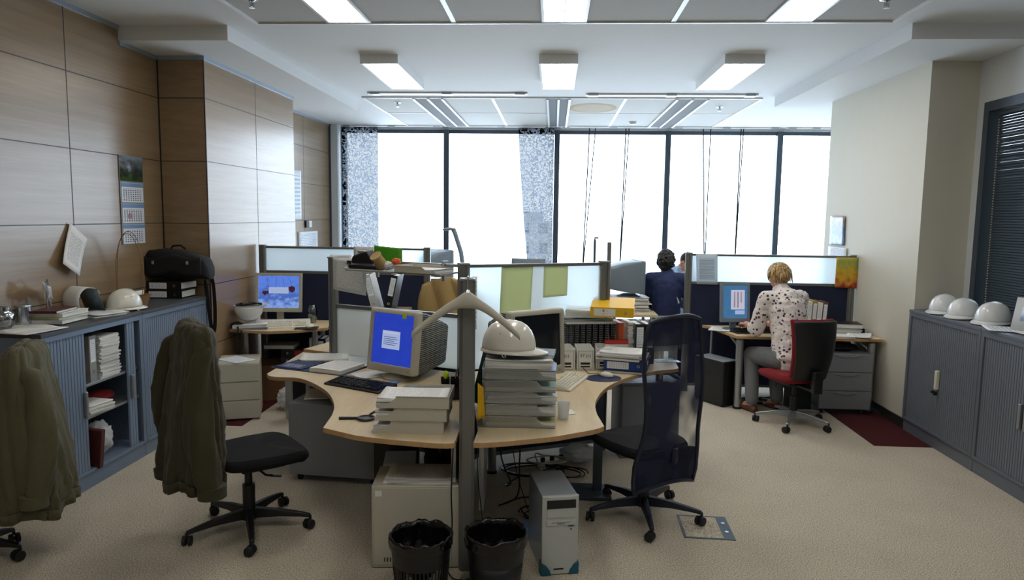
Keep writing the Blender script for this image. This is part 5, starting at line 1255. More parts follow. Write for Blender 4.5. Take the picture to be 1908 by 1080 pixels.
def open_binder():
    t = thing('ring_binder', 'open dark blue ring binder with printed pages on the far left desk corner', 'binder', (-1.73, 5.03, DT), R(-19))
    MB().box((-.32, -.16, 0), (-.035, .16, .004)).box((.035, -.16, 0), (.32, .16, .004)).box((-.035, -.16, 0), (.035, .16, .004)).build('cover', 'navy_blue', t, bevel=.001)
    pg = MB().box((.03, -.15, .0045), (.30, .15, .030)).build('page_block', 'stack_paper', t); MB().grid(lambda u, v: (.03+.27*u, -.15+.30*v, .031+.004*math.sin(u*PI)), 8, 4).build('top_page', 'print_dense', pg)
    for y in (-.04, .04): MB().tube([(-.02, y, .004), (-.02, y, .035), (0, y, .045), (.03, y, .035), (.03, y, .006)], .0018).build('ring', 'chrome', t)
    MB().box((-.30, -.14, .0045), (-.05, .14, .010)).build('left_pages', 'navy_blue', t)
    for i in range(6):
        for j in range(7): pass
    MB().grid(lambda u, v: (-.27+.18*u, -.11+.10*v, .0108), 2, 2).build('printed_pattern', 'print_bluegrid', t)
open_binder()
paper_stack('loose papers spread at the back of the left desk behind the binder', (-1.80, 5.36, DT), R(15), .36, .26, .016, jitter=.03)
sheet('curling white sheets beside the frosted panel on the left desk', (-1.50, 5.22, DT), R(-12), .30, .34, 'print_faint', .012, n=4)
sheet('papers pushed under the left monitor', (-1.27, 4.85, DT+.0), R(-50), .20, .28, 'print_dense', .003, n=2)
o = MB().cyl((0, 0, 0), (0, 0, .008), .035, seg=24).build('disc', 'cal_header', loc=(-1.07, 4.62, DT)); tag(o, 'small blue disc beside the black keyboard', 'disc')
t = thing('magnifying_glass', 'magnifying glass with black handle near the desk edge', 'magnifying glass', (-1.03, 3.76, DT), R(5))
MB().tube([(.045*math.cos(a), .045*math.sin(a), .008) for a in [2*PI*i/28 for i in range(28)]], .007, 8, closed=True).build('rim', 'black_plastic', t); MB().cyl((0, 0, .005), (0, 0, .010), .042, seg=28).build('lens', 'clear_glass', t); MB().cyl((-.05, 0, .008), (-.15, -.004, .008), .008, .009, 12).build('handle', 'black_plastic', t); MB().tube([(.01, .05, .012), (.05, .085, .03), (.075, .10, .035)], .007).build('folding_lens_arm', 'black_plastic', t)
def tray(label, pos, rz, mat, w=.34, d=.25, h=.062, load=None, clear=False, fill=.03, tint=None, group=None):
    """letter tray, open scooped side at local -X"""
    t = thing('letter_tray', label, 'letter tray', pos, rz, group); W2, D2, c = w/2, d/2, .0025
    m_ = MB().box((-W2, -D2, 0), (W2, D2, c)).box((W2-c, -D2, c), (W2, D2, h))
    for s_ in (-1, 1):
        y0, y1 = (s_*D2, s_*D2-s_*c); y0, y1 = min(y0, y1), max(y0, y1)
        pts = [(-W2, c), (W2-c, c), (W2-c, h), (-W2+.11, h), (-W2+.07, h*.45), (-W2, h*.28)]
        m_.prism(pts, y0, y1, T=Matrix(((1, 0, 0, 0), (0, 0, 1, 0), (0, 1, 0, 0), (0, 0, 0, 1))))
        m_.box((-W2+.10, min(y0, y0+s_*.004), h-.003), (W2, max(y1, y1+s_*.004), h))
    m_.build('tray_body', mat, t, bevel=.0008)
    if load: 
        p = paper_stack(load, (pos[0]-.01*math.cos(rz), pos[1]-.01*math.sin(rz), pos[2]+c), rz, w-.02, d-.02, fill, top='print_dense', jitter=.006)
        if tint: [setattr(c_.data, 'materials', None) if 0 else c_.data.materials.__setitem__(0, M[tint]) for c_ in p.children if c_.name.startswith('top_sheet')]
    return t
for i, (n_, dx) in enumerate((('bottom', -.015), ('middle', .0), ('top', .012))):
    tray('grey-green letter tray by the front post, %s of the stack of three' % n_, (-.735+dx, 3.66, DT+i*.068), R(2), 'beige_plastic', .38, .27, .066, 'papers in the %s grey-green letter tray' % n_, fill=(.035, .04, .045)[i])
def pen_holder(label, pos, pens=True):
    t = thing('desk_organiser', label, 'pen holder', pos, R(10)); c = .003
    for x, y, h in ((-.045, -.03, .10), (.015, -.03, .08), (-.045, .035, .12), (.015, .035, .12)):
        MB().box((x, y, 0), (x+.055, y+c, h)).box((x, y+.06-c, 0), (x+.055, y+.06, h)).box((x, y, 0), (x+c, y+.06, h)).box((x+.055-c, y, 0), (x+.055, y+.06, h)).box((x, y, 0), (x+.055, y+.06, c)).build('compartment', 'black_plastic', t)
    return t
pen_holder('black desk organiser with pens behind the front post', (-.64, 4.25, DT))
t = thing('highlighter', 'lime yellow round-headed marker sticking up from the black organiser', 'marker', (-.66, 4.28, DT+.01)); MB().cyl((0, 0, 0), (0, 0, .11), .008).build('barrel', 'black_plastic', t); MB().ball((0, 0, .135), (.018, .012, .028)).build('cap', 'lime', t)
for x, h, m__ in ((-.615, .16, 'chrome'), (-.60, .15, 'black_plastic'), (-.68, .14, 'navy_blue')):
    t = thing('pen', 'slim %s pen standing in the black organiser' % {'chrome': 'chrome', 'black_plastic': 'black', 'navy_blue': 'blue'}[m__], 'pen', (x, 4.30, DT+.01), rot=(R(-6), R(6), 0)); MB().cyl((0, 0, 0), (0, 0, h), .0045).build('barrel', m__, t); MB().cyl((.004, 0, h-.04), (.006, 0, h-.005), .0015).build('clip', 'chrome', t)

# ======================= things on the cluster's left arm =======================
dL = (CP-LP); aL = math.atan2(dL.y, dL.x); nL = Vector((math.sin(aL), -math.cos(aL)))   # nL points to the camera side
def onarm(s_, off, z): p = LP+dL*s_+nL*off; return (p.x, p.y, z)
def arm_sheet(label, px0, px1, py0, py1, mat, Yoff=.02):
    pts = []
    for s_, z in ((.03, 1.53), (.30, 1.53), (.30, 1.245), (.03, 1.275)): pts.append(onarm(s_, Yoff, z))
    return hung(label, pts, mat)
arm_sheet('large printed table sheet clipped over the left cluster partition', 0, 0, 0, 0, 'print_table', .045)
t = thing('bulldog_clip', 'black clip holding the table sheet on the left cluster partition', 'clip', onarm(.17, .05, 1.485), aL); MB().box((-.018, -.012, 0), (.018, .004, .03)).build('jaws', 'black_plastic', t, bevel=.003); MB().tube([(-.01, -.012, .004), (-.02, -.03, .01), (.02, -.03, .01), (.01, -.012, .004)], .0015).build('wire_arms', 'chrome', t)
t = thing('hanging_shelf', 'narrow grey shelf hooked over the left cluster partition', 'shelf', onarm(.62, .13, 1.455), aL)
MB().box((-.42, -.13, 0), (.42, .13, .012)).build('shelf_board', 'grey_plastic', t, bevel=.002)
for x in (-.3, .3): MB().box((x-.01, .105, -.06), (x+.01, .125, .085)).box((x-.01, .105, .080), (x+.01, .165, .088)).build('hook', 'alu', t)
ZS_ = 1.467
t = thing('hole_punch', 'large black heavy-duty hole punch on the hanging shelf', 'hole punch', onarm(.36, .15, ZS_), aL+R(10)); t.scale = (1.3, 1.1, 1.3)
MB().box((-.09, -.05, 0), (.09, .05, .025)).build('base', 'black_plastic', t, bevel=.008); MB().rings([[(x, y, z) for y, z in pr_] for x, pr_ in ((-.07, ((-.045, .03), (.045, .03), (.045, .06), (-.045, .05))), (-.06, ((-.045, .03), (.045, .03), (.045, .085), (-.045, .075))), (.03, ((-.045, .03), (.045, .03), (.045, .115), (-.045, .105))), (.07, ((-.045, .03), (.045, .03), (.045, .05), (-.045, .04))))]).build('lever_handle', 'black_plastic', t, bevel=.008)
MB().box((-.035, -.03, .092), (.01, .02, .105), T=Matrix.Rotation(R(-0), 4, 'X')).build('plate', 'alu', t, bevel=.002)
MB().box((-.12, -.055, -.002), (-.08, .04, .006)).build('paper_guide', 'beige_plastic', t)
o = MB().lathe([(.0, 0), (.035, 0), (.045, .02), (.038, .085), (.045, .12), (0, .12)], seg=18).build('rolled_cloth', 'tan_cloth', loc=onarm(.50, .15, ZS_+.02), rot=(R(35), R(-25), 0)); tag(o, 'rolled tan cloth beside the hole punch on the shelf', 'cloth')
o = crumple(*onarm(.53, .15, ZS_), (.06, .035, .032), 4, 'paper_grey', .25, 'cloth'); tag(o, 'crumpled grey cloth on the hanging shelf', 'cloth')
o = crumple(*onarm(.58, .12, ZS_+.03), (.035, .03, .03), 6, 'orange', .25, 'wrapper'); tag(o, 'orange and white wrapper by the green folder', 'wrapper')
hung('bright green folder standing up behind the shelf', [onarm(.35, .02, 1.64), onarm(.565, .02, 1.625), onarm(.565, .02, 1.50), onarm(.35, .02, 1.50)], 'green', 'folder', 'folder')
tray('shallow open grey tray with papers on the hanging shelf', onarm(.80, .16, ZS_), aL+PI, 'beige_plastic', .34, .25, .05, 'papers in the shallow tray on the hanging shelf', fill=.022)

# ======================= hanger on the front post =======================
t = thing('coat_hanger', 'broad beige plastic coat hanger hooked on the front post', 'coat hanger', (-.425, 3.455, 1.425))
rs = []
for i in range(33):
    u = (i-16)/16; x = u*.27; z = .035-.175*abs(u)**1.35+.0; w = .024-.008*abs(u)
    h_ = .030-.012*abs(u)
    if abs(u) < .22: h_ += .016*(1-abs(u)/.22)
    y = -.055*abs(u)**2
    rs.append([(x+a*0, y+w*math.cos(b_)*1.0, z+h_*math.sin(b_)) for a, b_ in [(0, 2*PI*k_/14) for k_ in range(14)]])
MB().rings(rs).build('shoulder_bar', 'beige_plastic', t, sharp=80)
MB().tube([(0, 0, .06), (0, 0, .13), (0, .012, .148), (0, .035, .150), (0, .045, .14)], .003).build('hook', 'chrome', t); MB().cyl((0, 0, .07), (0, 0, .085), .014, .008).build('hook_collar', 'chrome', t)
MB().tube([(.032*math.cos(a), .03+.02*math.sin(a), .137) for a in [2*PI*i/20 for i in range(20)]], .002, closed=True).build('wire_ring', 'chrome', t)

# ======================= right front desk =======================
for i in range(5):
    nm_ = ('bottom', 'second', 'third', 'fourth', 'top')[i]
    tray('clear plastic letter tray by the front post, %s from the bottom' % nm_ if i not in (0, 4) else 'clear plastic letter tray, %s one of the stack beside the front post' % nm_, (-.175, 3.82, DT+i*.066), R(181.5), 'clear_plastic', .40, .27, .064,
         'papers in the %s clear letter tray' % nm_, fill=(.028, .045, .040, .022, .045)[i], tint=('green_sheet', None, None, 'paper_green', 'cal_header')[i])
book('blue patterned brochures between the clear trays', (-.20, 3.70, DT+.132+.004), R(0), .30, .012, .030, 'navy_blue', cat='brochure', name='brochure')
zt = DT+5*.066
paper_stack('thick bundle of white papers on top of the clear trays under the hard hat', (-.18, 3.80, zt-.014), R(2), .36, .24, .055, jitter=.012)
book('grey-blue notebook on the papers under the white hard hat', (-.13, 3.86, zt+.043), R(-4), .30, .20, .018, 'blue_grey_plastic', cat='notebook', name='notebook')
hat('white hard hat on top of the clear letter trays beside the front post', (-.235, 3.80, zt+.062), R(-8), k=1.12)
crt('beige tube monitor with a dark blank screen on the right front desk', (-.07, 4.30, DT), R(38), .42, .42, .42, 'screen_off', .06, z0=.125)
keyboard('beige keyboard on the right front desk by the file boxes', (.125, 4.74, DT), R(72), 'beige_light', 'beige_light')
o = MB().prism([(.13*math.cos(a)*(1 if abs(math.cos(a)) > .2 else 1), .11*math.sin(a)) for a in [2*PI*i/40 for i in range(40)]], 0, .004).build('mouse_pad', 'navy_blue', bevel=.001, loc=(.375, 4.92, DT), rot=R(20)); tag(o, 'rounded dark blue mouse pad on the right front desk', 'mouse pad')
mouse('white mouse with dark red sides on the blue mouse pad', (.40, 4.96, DT+.004), R(140), 'beige_light')
cable('thin black mouse cord curving behind the white mouse', [(.35, 5.01, DT+.012), (.28, 5.04, DT+.006), (.26, 5.12, DT+.006), (.20, 5.20, DT+.05), (.12, 5.16, DT+.09), (.06, 5.1, DT+.04)], .003)
t = thing('plastic_cup', 'translucent white plastic cup beside the clear trays', 'cup', (.075, 3.90, DT)); MB().lathe([(0, .002), (.028, 0), (.036, .09), (.038, .092), (.038, .09), (.034, .088), (.026, .004), (0, .004)], seg=24).build('cup_wall', 'cup_plastic', t)
sheet('small white slip beside the plastic cup', (.115, 4.02, DT), R(20), .05, .09, 'paper', .003)
def filebox(label, x, y, rz, txt):
    t = thing('magazine_file', label, 'file box', (x, y, DT), rz); h = .165; w = .125
    MB().box((-w/2, 0, 0), (w/2, .003, h)).box((-w/2, .003, 0), (-w/2+.003, .22, h*1.0)).box((w/2-.003, .003, 0), (w/2, .22, h)).box((-w/2, .217, 0), (w/2, .22, h)).box((-w/2, 0, 0), (w/2, .22, .003)).build('box_walls', 'white_paint', t)
    MB().tube([(-w/2+.01, -.0015, .012), (w/2-.01, -.0015, .012), (w/2-.01, -.0015, h-.015), (-w/2+.01, -.0015, h-.015)], .0016, 5, closed=True).build('printed_border', 'black_plastic', t)
    text(txt, .035, 'black_plastic', t, (0, -.0016, h*.68), (R(90), 0, 0), 'printed_symbol')
    MB().box((-.035, -.0012, .045), (.035, 0, .062)).box((-.035, -.0012, .025), (.035, 0, .036)).build('printed_lines', 'rubber', t)
filebox('white printed file box beside the monitor edge, leftmost of three', .115, 5.14, R(8), '(c)')
filebox('white file box with printed symbols, middle one below the spiral books', .255, 5.16, R(4), '57 (c)')
filebox('white file box behind the loose papers, rightmost of the three', .40, 5.20, R(0), '+')
t0 = None
for i in range(9):
    x = .10+i*.048; y = 5.40+i*.012
    if i == 0:
        t0 = thing('spiral_bound_book', 'black spiral-bound book in the upright row, nearest the tube monitor', 'book', (x, y, DT+.02), R(14), 'row of black spiral-bound books')
        MB().box((-.019, .0, 0), (-.0165, .19, .295)).box((.0165, .0, 0), (.019, .19, .295)).build('cover', 'black_plastic', t0); MB().box((-.016, .006, .003), (.016, .188, .292)).build('pages', 'paper_grey', t0)
        MB().cyl((0, -.004, .002), (0, -.004, .293), .014, seg=10).build('binding_comb', 'rubber', t0)
        m_ = MB()
        for k_ in range(20): m_.tube([(.0155*math.cos(a), -.004-.0155*abs(math.sin(a)), .008+k_*.0145) for a in [PI*j/6 for j in range(7)]], .0018, 4)
        m_.build('spiral_loops', 'spiral', t0)
        last = t0
    else:
        last = dup(t0, label=['', 'second black spiral-bound book from the monitor in the upright row', 'third black spiral-bound book from the monitor in the upright row', 'fourth black spiral-bound book from the monitor in the upright row', 'middle black spiral-bound book of the upright row', 'black spiral-bound book just right of the row middle', 'third black spiral-bound book from the right row end', 'second black spiral-bound book from the right row end', 'black spiral-bound book at the right end next to the orange one'][i], loc=(x, y, DT+.02), rz=R(14))
o = MB().box((-.02, 0, 0), (.02, .2, .30)).build('spiral_book', 'orange', bevel=.003, loc=(.545, 5.46, DT+.02), rot=R(12)); tag(o, 'orange-edged book right of the black spiral-bound row', 'book')
paper_stack('bundle of upright white papers right of the spiral-bound row', (.60, 5.56, DT+.02), R(12), .04, .2, .30, top='paper', jitter=.004)
o = MB().box((-.03, -.24, 0), (.56, .10, .02)).build('book_plinth', 'grey_plastic', loc=(.09, 5.40+.2, DT), rot=R(12), bevel=.002); tag(o, 'low grey board under the spiral-bound books', 'board')
zb = DT+.02+.30
paper_stack('greenish white papers lying on the spiral-bound books under the yellow file', (.26, 5.52, zb-.002), R(12), .40, .24, .035, top='paper_green', jitter=.02)
paper_stack('dog-eared papers on the left end of the spiral-bound row', (.05, 5.46, zb+.036), R(20), .20, .24, .022, top='paper_green', jitter=.02)
# yellow lever arch file lying on the books, spine to the viewer
file_binder('bright yellow lever arch file lying on the spiral-bound books', (.62, 5.30, zb+.100), rotm(('Z', -8), ('X', 9), ('Y', -90)), 'yellow', .078, w=.30, h=.33, fill=.7, lab='print_redlabel')
paper_stack('thick pages bulging out at the left of the yellow file', (.27, 5.50, zb+.050), R(-4), .30, .26, .055, top='paper', jitter=.012)
for i, l_ in enumerate(('black lever arch file standing right of the books, nearer the row', 'black lever arch file standing right of the books, nearer the mesh chair')):
    file_binder(l_, (.69+i*.078, 5.44+.01*i, DT), (0, 0, R(8)), 'black_plastic', .074)
# blue desk tray pile at the right
book('dark blue folder at the bottom of the pile on the right desk wing', (.56, 5.20, DT), R(-14), .30, .24, .02, 'navy_blue', cat='folder', name='folder')
file_binder('blue lever arch file lying below the loose papers on the right desk wing', (.70, 5.06, DT+.058), (0, R(-90), R(-12)), 'blue', .072, fill=.7)
paper_stack('loose white papers piled on the blue file at the right desk wing', (.54, 5.21, DT+.096), R(-16), .32, .26, .055, jitter=.025)
t = thing('red_tray', 'small red plastic tray with brown pencils behind the loose papers', 'tray', (.50, 5.38, DT+.17), R(5)); MB().box((-.09, -.03, 0), (.09, .03, .004)).box((-.09, -.03, .004), (.09, -.026, .03)).box((-.09, .026, .004), (.09, .03, .03)).box((-.09, -.026, .004), (-.086, .026, .03)).box((.086, -.026, .004), (.09, .026, .03)).build('tray_body', 'red', t, bevel=.001)
MB().cyl((-.05, 0, .006), (-.06, .01, .075), .004).cyl((.0, 0, .006), (-.01, .0, .08), .004).build('pencils', 'wicker', t)
o = MB().box((-.09, -.03, 0), (.09, .03, .17)).build('upright_carton', 'white_paint', loc=(.50, 5.385, DT), rot=R(5), bevel=.002); tag(o, 'white carton carrying the small red tray', 'box')
# greenish sheets hanging on the right arm
dR = RP-CP; aR = math.atan2(dR.y, dR.x); nR = Vector((math.sin(aR), -math.cos(aR)))
def onR(s_, off, z): p = CP+dR*s_+nR*off; return (p.x, p.y, z)
hung('long greenish sheet hanging on the right cluster partition', [onR(.25, .008, 1.505), onR(.47, .008, 1.508), onR(.45, .014, 1.12), onR(.235, .014, 1.06)], 'green_sheet')
hung('shorter yellow-green sheet hanging right of the long one on the partition', [onR(.545, .008, 1.505), onR(.72, .008, 1.508), onR(.715, .012, 1.27), onR(.54, .012, 1.26)], 'green_sheet')
hung('narrow strip of notes on the cluster post next to the hanger', [onR(.035, .06, 1.44), onR(.07, .06, 1.44), onR(.07, .06, 1.05), onR(.035, .06, 1.05)], 'print_faint')
o = MB().box((-.12, -.006, 0), (.12, .006, .40)).build('pin_board', 'dark_green', bevel=.002, loc=(-.37, 4.08, DT), rot=(R(-6), R(12), R(-18))); tag(o, 'dark green board leaning behind the front post and hard hat', 'board'); MB().box((-.12, -.008, .40), (.12, .008, .412)).build('edge_strip', 'grey_plastic', o)
o = hung('yellow plastic sleeve hanging at the right side of the front post', [(-.385, 3.60, 1.0), (-.36, 3.66, .96), (-.35, 3.66, .80), (-.385, 3.60, .80)], 'yellow', 'plastic_sleeve', 'sleeve')

# ======================= under the front desks =======================
t = thing('computer_case', 'big beige server case standing under the left desk behind the waste bin', 'computer', (-.70, 3.52, 0), R(5))
MB().box((-.235, 0, .005), (.235, .30, .455)).build('case', 'beige_plastic', t, bevel=.004); MB().box((-.225, -.004, .02), (.19, 0, .445)).build('side_cover', 'beige_plastic', t, bevel=.002)
m_ = MB()
for i in range(22):
    if i != 11: m_.box((-.17+i*.0155, -.006, .04), (-.164+i*.0155, -.0035, .062))
m_.build('vent_slits', 'rubber', t); MB().box((-.215, -.0055, .40), (-.18, -.0035, .43)).build('sticker', 'paper', t)
paper_stack('printed papers lying on the big beige computer case', (-.70, 3.67, .456), R(3), .36, .24, .022, jitter=.012, top='print_table')
o = MB().prism([(-.10, -.11), (.09, -.12), (.10, .11), (-.09, .12)], 0, .42).build('blue_box', 'pale_blue', bevel=.004, loc=(-.90, 4.05, 0), rot=R(12)); tag(o, 'pale blue box under the left desk behind the computer case', 'box')
o = MB().prism([(-.14, -.10), (.14, -.10), (.14, .10), (-.14, .10)], 0, .44).build('black_case', 'black_plastic', bevel=.01, loc=(-.99, 4.36, 0), rot=R(8)); tag(o, 'black case under the left desk beside the pale blue box', 'case')
def lying_shoe(label, x, y, rz):
    t = thing('shoe', label, 'shoe', (x, y, .36), rz); rs = []
    for xx, w, h in ((-.15, .028, .06), (-.13, .038, .09), (-.06, .042, .10), (0, .044, .09), (.07, .048, .065), (.13, .040, .05), (.155, .02, .03)): rs.append([(xx, w*math.cos(a), h/2+.02+h/2*math.sin(a)) for a in [2*PI*i/16 for i in range(16)]])
    MB().rings(rs).build('upper', 'black_soft', t, sharp=80); MB().prism([(-.155, -.03), (-.10, -.044), (.08, -.05), (.15, -.03), (.165, 0), (.15, .03), (.08, .05), (-.10, .044), (-.155, .03)], 0, .022).build('sole', 'rubber', t, bevel=.003)
    m_ = MB()
    for k_ in range(5): m_.tube([(-.03+k_*.02, -.03, .10-.008*k_), (-.03+k_*.02, 0, .118-.008*k_), (-.03+k_*.02, .03, .10-.008*k_)], .003, 5)
    m_.build('laces', 'paper_grey', t)
o = MB().box((-.11, -.15, 0), (.11, .15, .36)).build('shoe_carton', 'card_brown', bevel=.004, loc=(-.66, 4.10, 0)); tag(o, 'brown carton under the left desk carrying two work shoes', 'box')
lying_shoe('dark work shoe under the left desk, the left one', -.715, 4.10, R(-75)); lying_shoe('dark work shoe under the left desk, the right one', -.60, 4.12, R(-68))
def waste_bin(label, blabel, x, y, wires, h=.335, r=.15, rb=.118):
    t = thing('waste_bin', label, 'waste bin', (x, y, 0))
    n = 44; m_ = MB()
    if wires:
        for i in range(n):
            a = 2*PI*i/n; ca, sa = math.cos(a), math.sin(a); w = .0042
            m_.prism([(-w, -.0012), (w, -.0012), (w, .0012), (-w, .0012)], .02, h*.62, T=Matrix(((-sa, ca, ca*(r-rb)/h, ca*rb), (ca, sa, sa*(r-rb)/h, sa*rb), (0, 0, 1, 0), (0, 0, 0, 1))))
        m_.build('slats', 'rubber', t); o = t['kind'] if False else None
    else: m_.lathe([(rb, .02), (rb+(r-rb)*.6, h*.62)], seg=40).build('lower_wall', 'black_plastic', t, solid=.002)
    MB().lathe([(rb+(r-rb)*.62, h*.62), (r, h), (r-.003, h), (rb+(r-rb)*.62-.003, h*.62)], seg=40).build('upper_wall', 'black_plastic', t)
    MB().lathe([(0, .0), (rb, .0), (rb+.002, .02), (rb-.004, .02), (0, .006)], seg=40).build('base', 'black_plastic', t)
    b_ = MB(); sd = x*10
    def f(u, v):
        a = 2*PI*u; nz_ = noise.noise(Vector((math.cos(a)*3, math.sin(a)*3, v*5+sd)))+.6*noise.noise(Vector((math.cos(a)*8, math.sin(a)*8, v*9+sd)))
        if v < .25: k_ = v/.25; rr_ = r+.004+.006*nz_; z = h-.045*(1-k_)+.012*noise.noise(Vector((math.cos(a)*7, math.sin(a)*7, sd)))
        elif v < .4: k_ = (v-.25)/.15; rr_ = r+.005-.012*k_+.01*nz_; z = h+.010+.016*noise.noise(Vector((math.cos(a)*5, math.sin(a)*5, sd)))
        else: k_ = (v-.4)/.6; rr_ = (r-.012)*(1-.75*k_**2)+.028*nz_*math.sin(k_*PI); z = h-.22*k_**.8+.02*nz_
        return (rr_*math.cos(a), rr_*math.sin(a), z)
    o = MB().grid(f, 72, 22).build('bin_liner', 'bag_black', loc=(x, y, 0), sharp=180); tag(o, blabel, 'bin bag')
waste_bin('black slatted waste bin in front of the beige case, left of the post', 'crumpled black liner in the left waste bin', -.615, 3.215, True)
waste_bin('solid black waste bin just right of the front post', 'crumpled black liner in the right waste bin', -.255, 3.27, False)
def pc():
    t = thing('computer_tower', 'white mini computer tower with teal feet in front of the right desk', 'computer', (.065, 3.52, 0), R(13))
    MB().box((-.095, .018, .012), (.095, .38, .425)).build('case', 'pc_top', t, bevel=.004)
    rs = [[(x, y, z) for x, y in ((-.098, .02), (-.098, .004), (-.06, -.006), (.06, -.006), (.098, .004), (.098, .02))] for z in (.004, .43)]
    MB().rings(rs).build('front_panel', 'pc_white', t, bevel=.004)
    MB().box((-.075, -.0085, .365), (.08, -.004, .41)).build('drive_slot', 'rubber', t, bevel=.001); MB().box((-.075, -.0095, .315), (.08, -.004, .362)).build('drive_cover', 'pc_white', t, bevel=.002)
    MB().box((-.075, -.0105, .272), (.08, -.005, .300)).build('floppy_front', 'pc_white', t, bevel=.002); MB().box((-.05, -.0115, .288), (.05, -.0095, .292)).box((-.02, -.0125, .281), (.02, -.0095, .287)).build('floppy_slot', 'grey_plastic', t)
    MB().box((.04, -.012, .266), (.07, -.005, .274)).build('power_button', 'teal', t, bevel=.002); MB().cyl((.055, -.009, .25), (.055, -.005, .25), .004).build('led', 'black_plastic', t)
    MB().box((-.035, -.008, .030), (.02, -.005, .038)).build('badge_slot', 'black_plastic', t, bevel=.002)
    for s_ in (-1, 1):
        pts = [(s_*.102, .0)]+[(s_*(.102-.055*math.cos(a)), .075*math.sin(a)) for a in [PI/2*i/6 for i in range(7)]]
        pts = [(s_*.102, 0), (s_*.045, 0), (s_*.055, .03), (s_*.075, .055), (s_*.102, .070)]
        if s_ < 0: pts = list(reversed(pts))
        MB().prism(pts, -.010, .05, T=Matrix(((1, 0, 0, 0), (0, 0, 1, 0), (0, 1, 0, 0), (0, 0, 0, 1)))).build('foot_corner', 'teal', t, bevel=.003)
    return t
pc()
o = MB().prism([(-.10, -.05), (.08, -.07), (.10, .06), (-.07, .08)], 0, .06).build('blue_package', 'cal_header', bevel=.006, loc=(-.17, 3.95, 0), rot=R(20)); tag(o, 'shiny pale blue package on the floor left of the mini tower', 'package')
t = thing('power_adapter', 'black power adapter brick on the floor behind the right waste bin', 'adapter', (-.36, 3.85, 0), R(15)); MB().box((-.05, -.09, 0), (.05, .09, .05)).build('brick', 'black_plastic', t, bevel=.008); MB().cyl((0, .09, .02), (0, .12, .02), .008).build('cord_grip', 'rubber', t)
rnd = random.Random(4)
def coil(label, cx, cy, rx, ry, z, turns, r, mat='black_plastic', tail=None):
    pts = []
    for i in range(int(turns*12)+1):
        a = 2*PI*i/12; k_ = 1+.18*math.sin(a*.37+cx*9); pts.append((cx+rx*k_*math.cos(a)+.03*math.sin(a*.7), cy+ry*k_*math.sin(a)+.02*math.cos(a*1.3), z+.006+.004*(i/12)))
    if tail: pts += tail
    return cable(label, pts, r, mat, n=3)
coil('coiled black cables lying under the right front desk', -.12, 5.0, .22, .13, 0, 3.2, .006)
coil('second loop of black cable on the floor nearer the desk foot', .10, 4.92, .16, .11, .02, 2.4, .005)
coil('pale grey cable looped on top of the black ones', -.02, 5.1, .15, .09, .05, 1.4, .006, 'beige_plastic', [(.02, 4.6, .02), (.04, 4.2, .1), (.03, 3.93, .25)])
coil('small cable coil left of the mini tower', -.10, 4.25, .07, .09, 0, 2.5, .005)
coil('tangled cables behind the right waste bin', -.36, 3.75, .05, .08, .05, 3.5, .005)
cable('black cable running from the desk down to the floor coils', [(-.28, 3.95, .70), (-.29, 4.05, .45), (-.25, 4.4, .15), (-.30, 4.7, .01), (-.2, 4.9, .01)], .005)
cable('second black cable hanging from the right desk', [(-.17, 4.0, .70), (-.18, 4.1, .40), (-.20, 4.3, .10), (-.32, 4.35, .01), (-.15, 4.5, .01), (.02, 4.35, .01)], .005)
cable('thin cable hanging diagonally to the small coil', [(-.24, 4.0, .70), (-.20, 4.1, .35), (-.12, 4.2, .03)], .003)
cable('black cord running down the left side of the front post', [(-.50, 3.50, .70), (-.505, 3.47, .45), (-.50, 3.46, .25), (-.53, 3.44, .10), (-.49, 3.42, .008), (-.40, 3.42, .006)], .004)
cable('thin cord running down the right side of the front post', [(-.38, 3.56, .70), (-.375, 3.55, .5), (-.36, 3.60, .30), (-.35, 3.66, .12)], .003)
cable('grey cable lying on the floor below the two waste bins', [(-.60, 3.36, .008), (-.50, 3.34, .008), (-.42, 3.42, .008), (-.38, 3.45, .008)], .005, 'grey_plastic')
t = thing('power_strip', 'grey power strip with plugs among the cables', 'power strip', (.02, 5.16, .0), R(30)); MB().box((-.14, -.025, 0), (.14, .025, .035)).build('strip_body', 'beige_plastic', t, bevel=.005)
for x in (-.08, 0, .08): MB().cyl((x, 0, .035), (x, 0, .065), .018).build('plug', 'black_plastic', t, bevel=.003)
o = crumple(.22, 5.25, 0, (.14, .10, .07), 11, 'plastic_bag', .25, 'plastic_bag'); tag(o, 'crumpled plastic bag on the floor behind the cables', 'bag')
t = thing('side_cabinet', 'grey cabinet under the right desk wing behind the mesh chair', 'cabinet', (.90, 5.42, 0), R(12)); MB().box((-.36, 0, 0), (.12, .25, .60)).build('carcass', 'cab_right', t, bevel=.003); MB().box((-.35, -.008, .02), (.11, 0, .58)).build('door', 'cab_right', t, bevel=.002)

# ======================= behind: back desk of the cluster =======================
file_binder('white file standing on the hidden back desk, seen through the partition opening', (-1.50, 5.80, DT+.33), (0, R(-14), R(4)), 'paper_grey', .06, w=.25, h=.31)
file_binder('dark file leaning left on the hidden back desk', (-1.40, 5.80, DT+.33), (0, R(12), R(0)), 'black_plastic', .06, w=.25, h=.31)
o = MB().box((-.22, -.16, 0), (.22, .16, .33)).build('storage_box', 'card_brown', bevel=.004, loc=(-1.46, 5.92, DT)); tag(o, 'carton on the hidden back desk carrying two files', 'box')
jk = MB().grid(lambda u, v: ((u-.5)*.62*(1-.25*v), -.03-.10*math.sin(v*PI*.55)+.018*math.sin(u*16+v*5), -.02-.52*(1-v)+.04*math.sin(u*7)*(1-v)+.07*(math.sin(u*PI))), 28, 16).build('jacket', 'tan_cloth', loc=(-.93, 6.38, 1.27), rot=R(-8), solid=.05, sharp=180); tag(jk, 'tan jacket hung over the chair behind the front post', 'jacket')
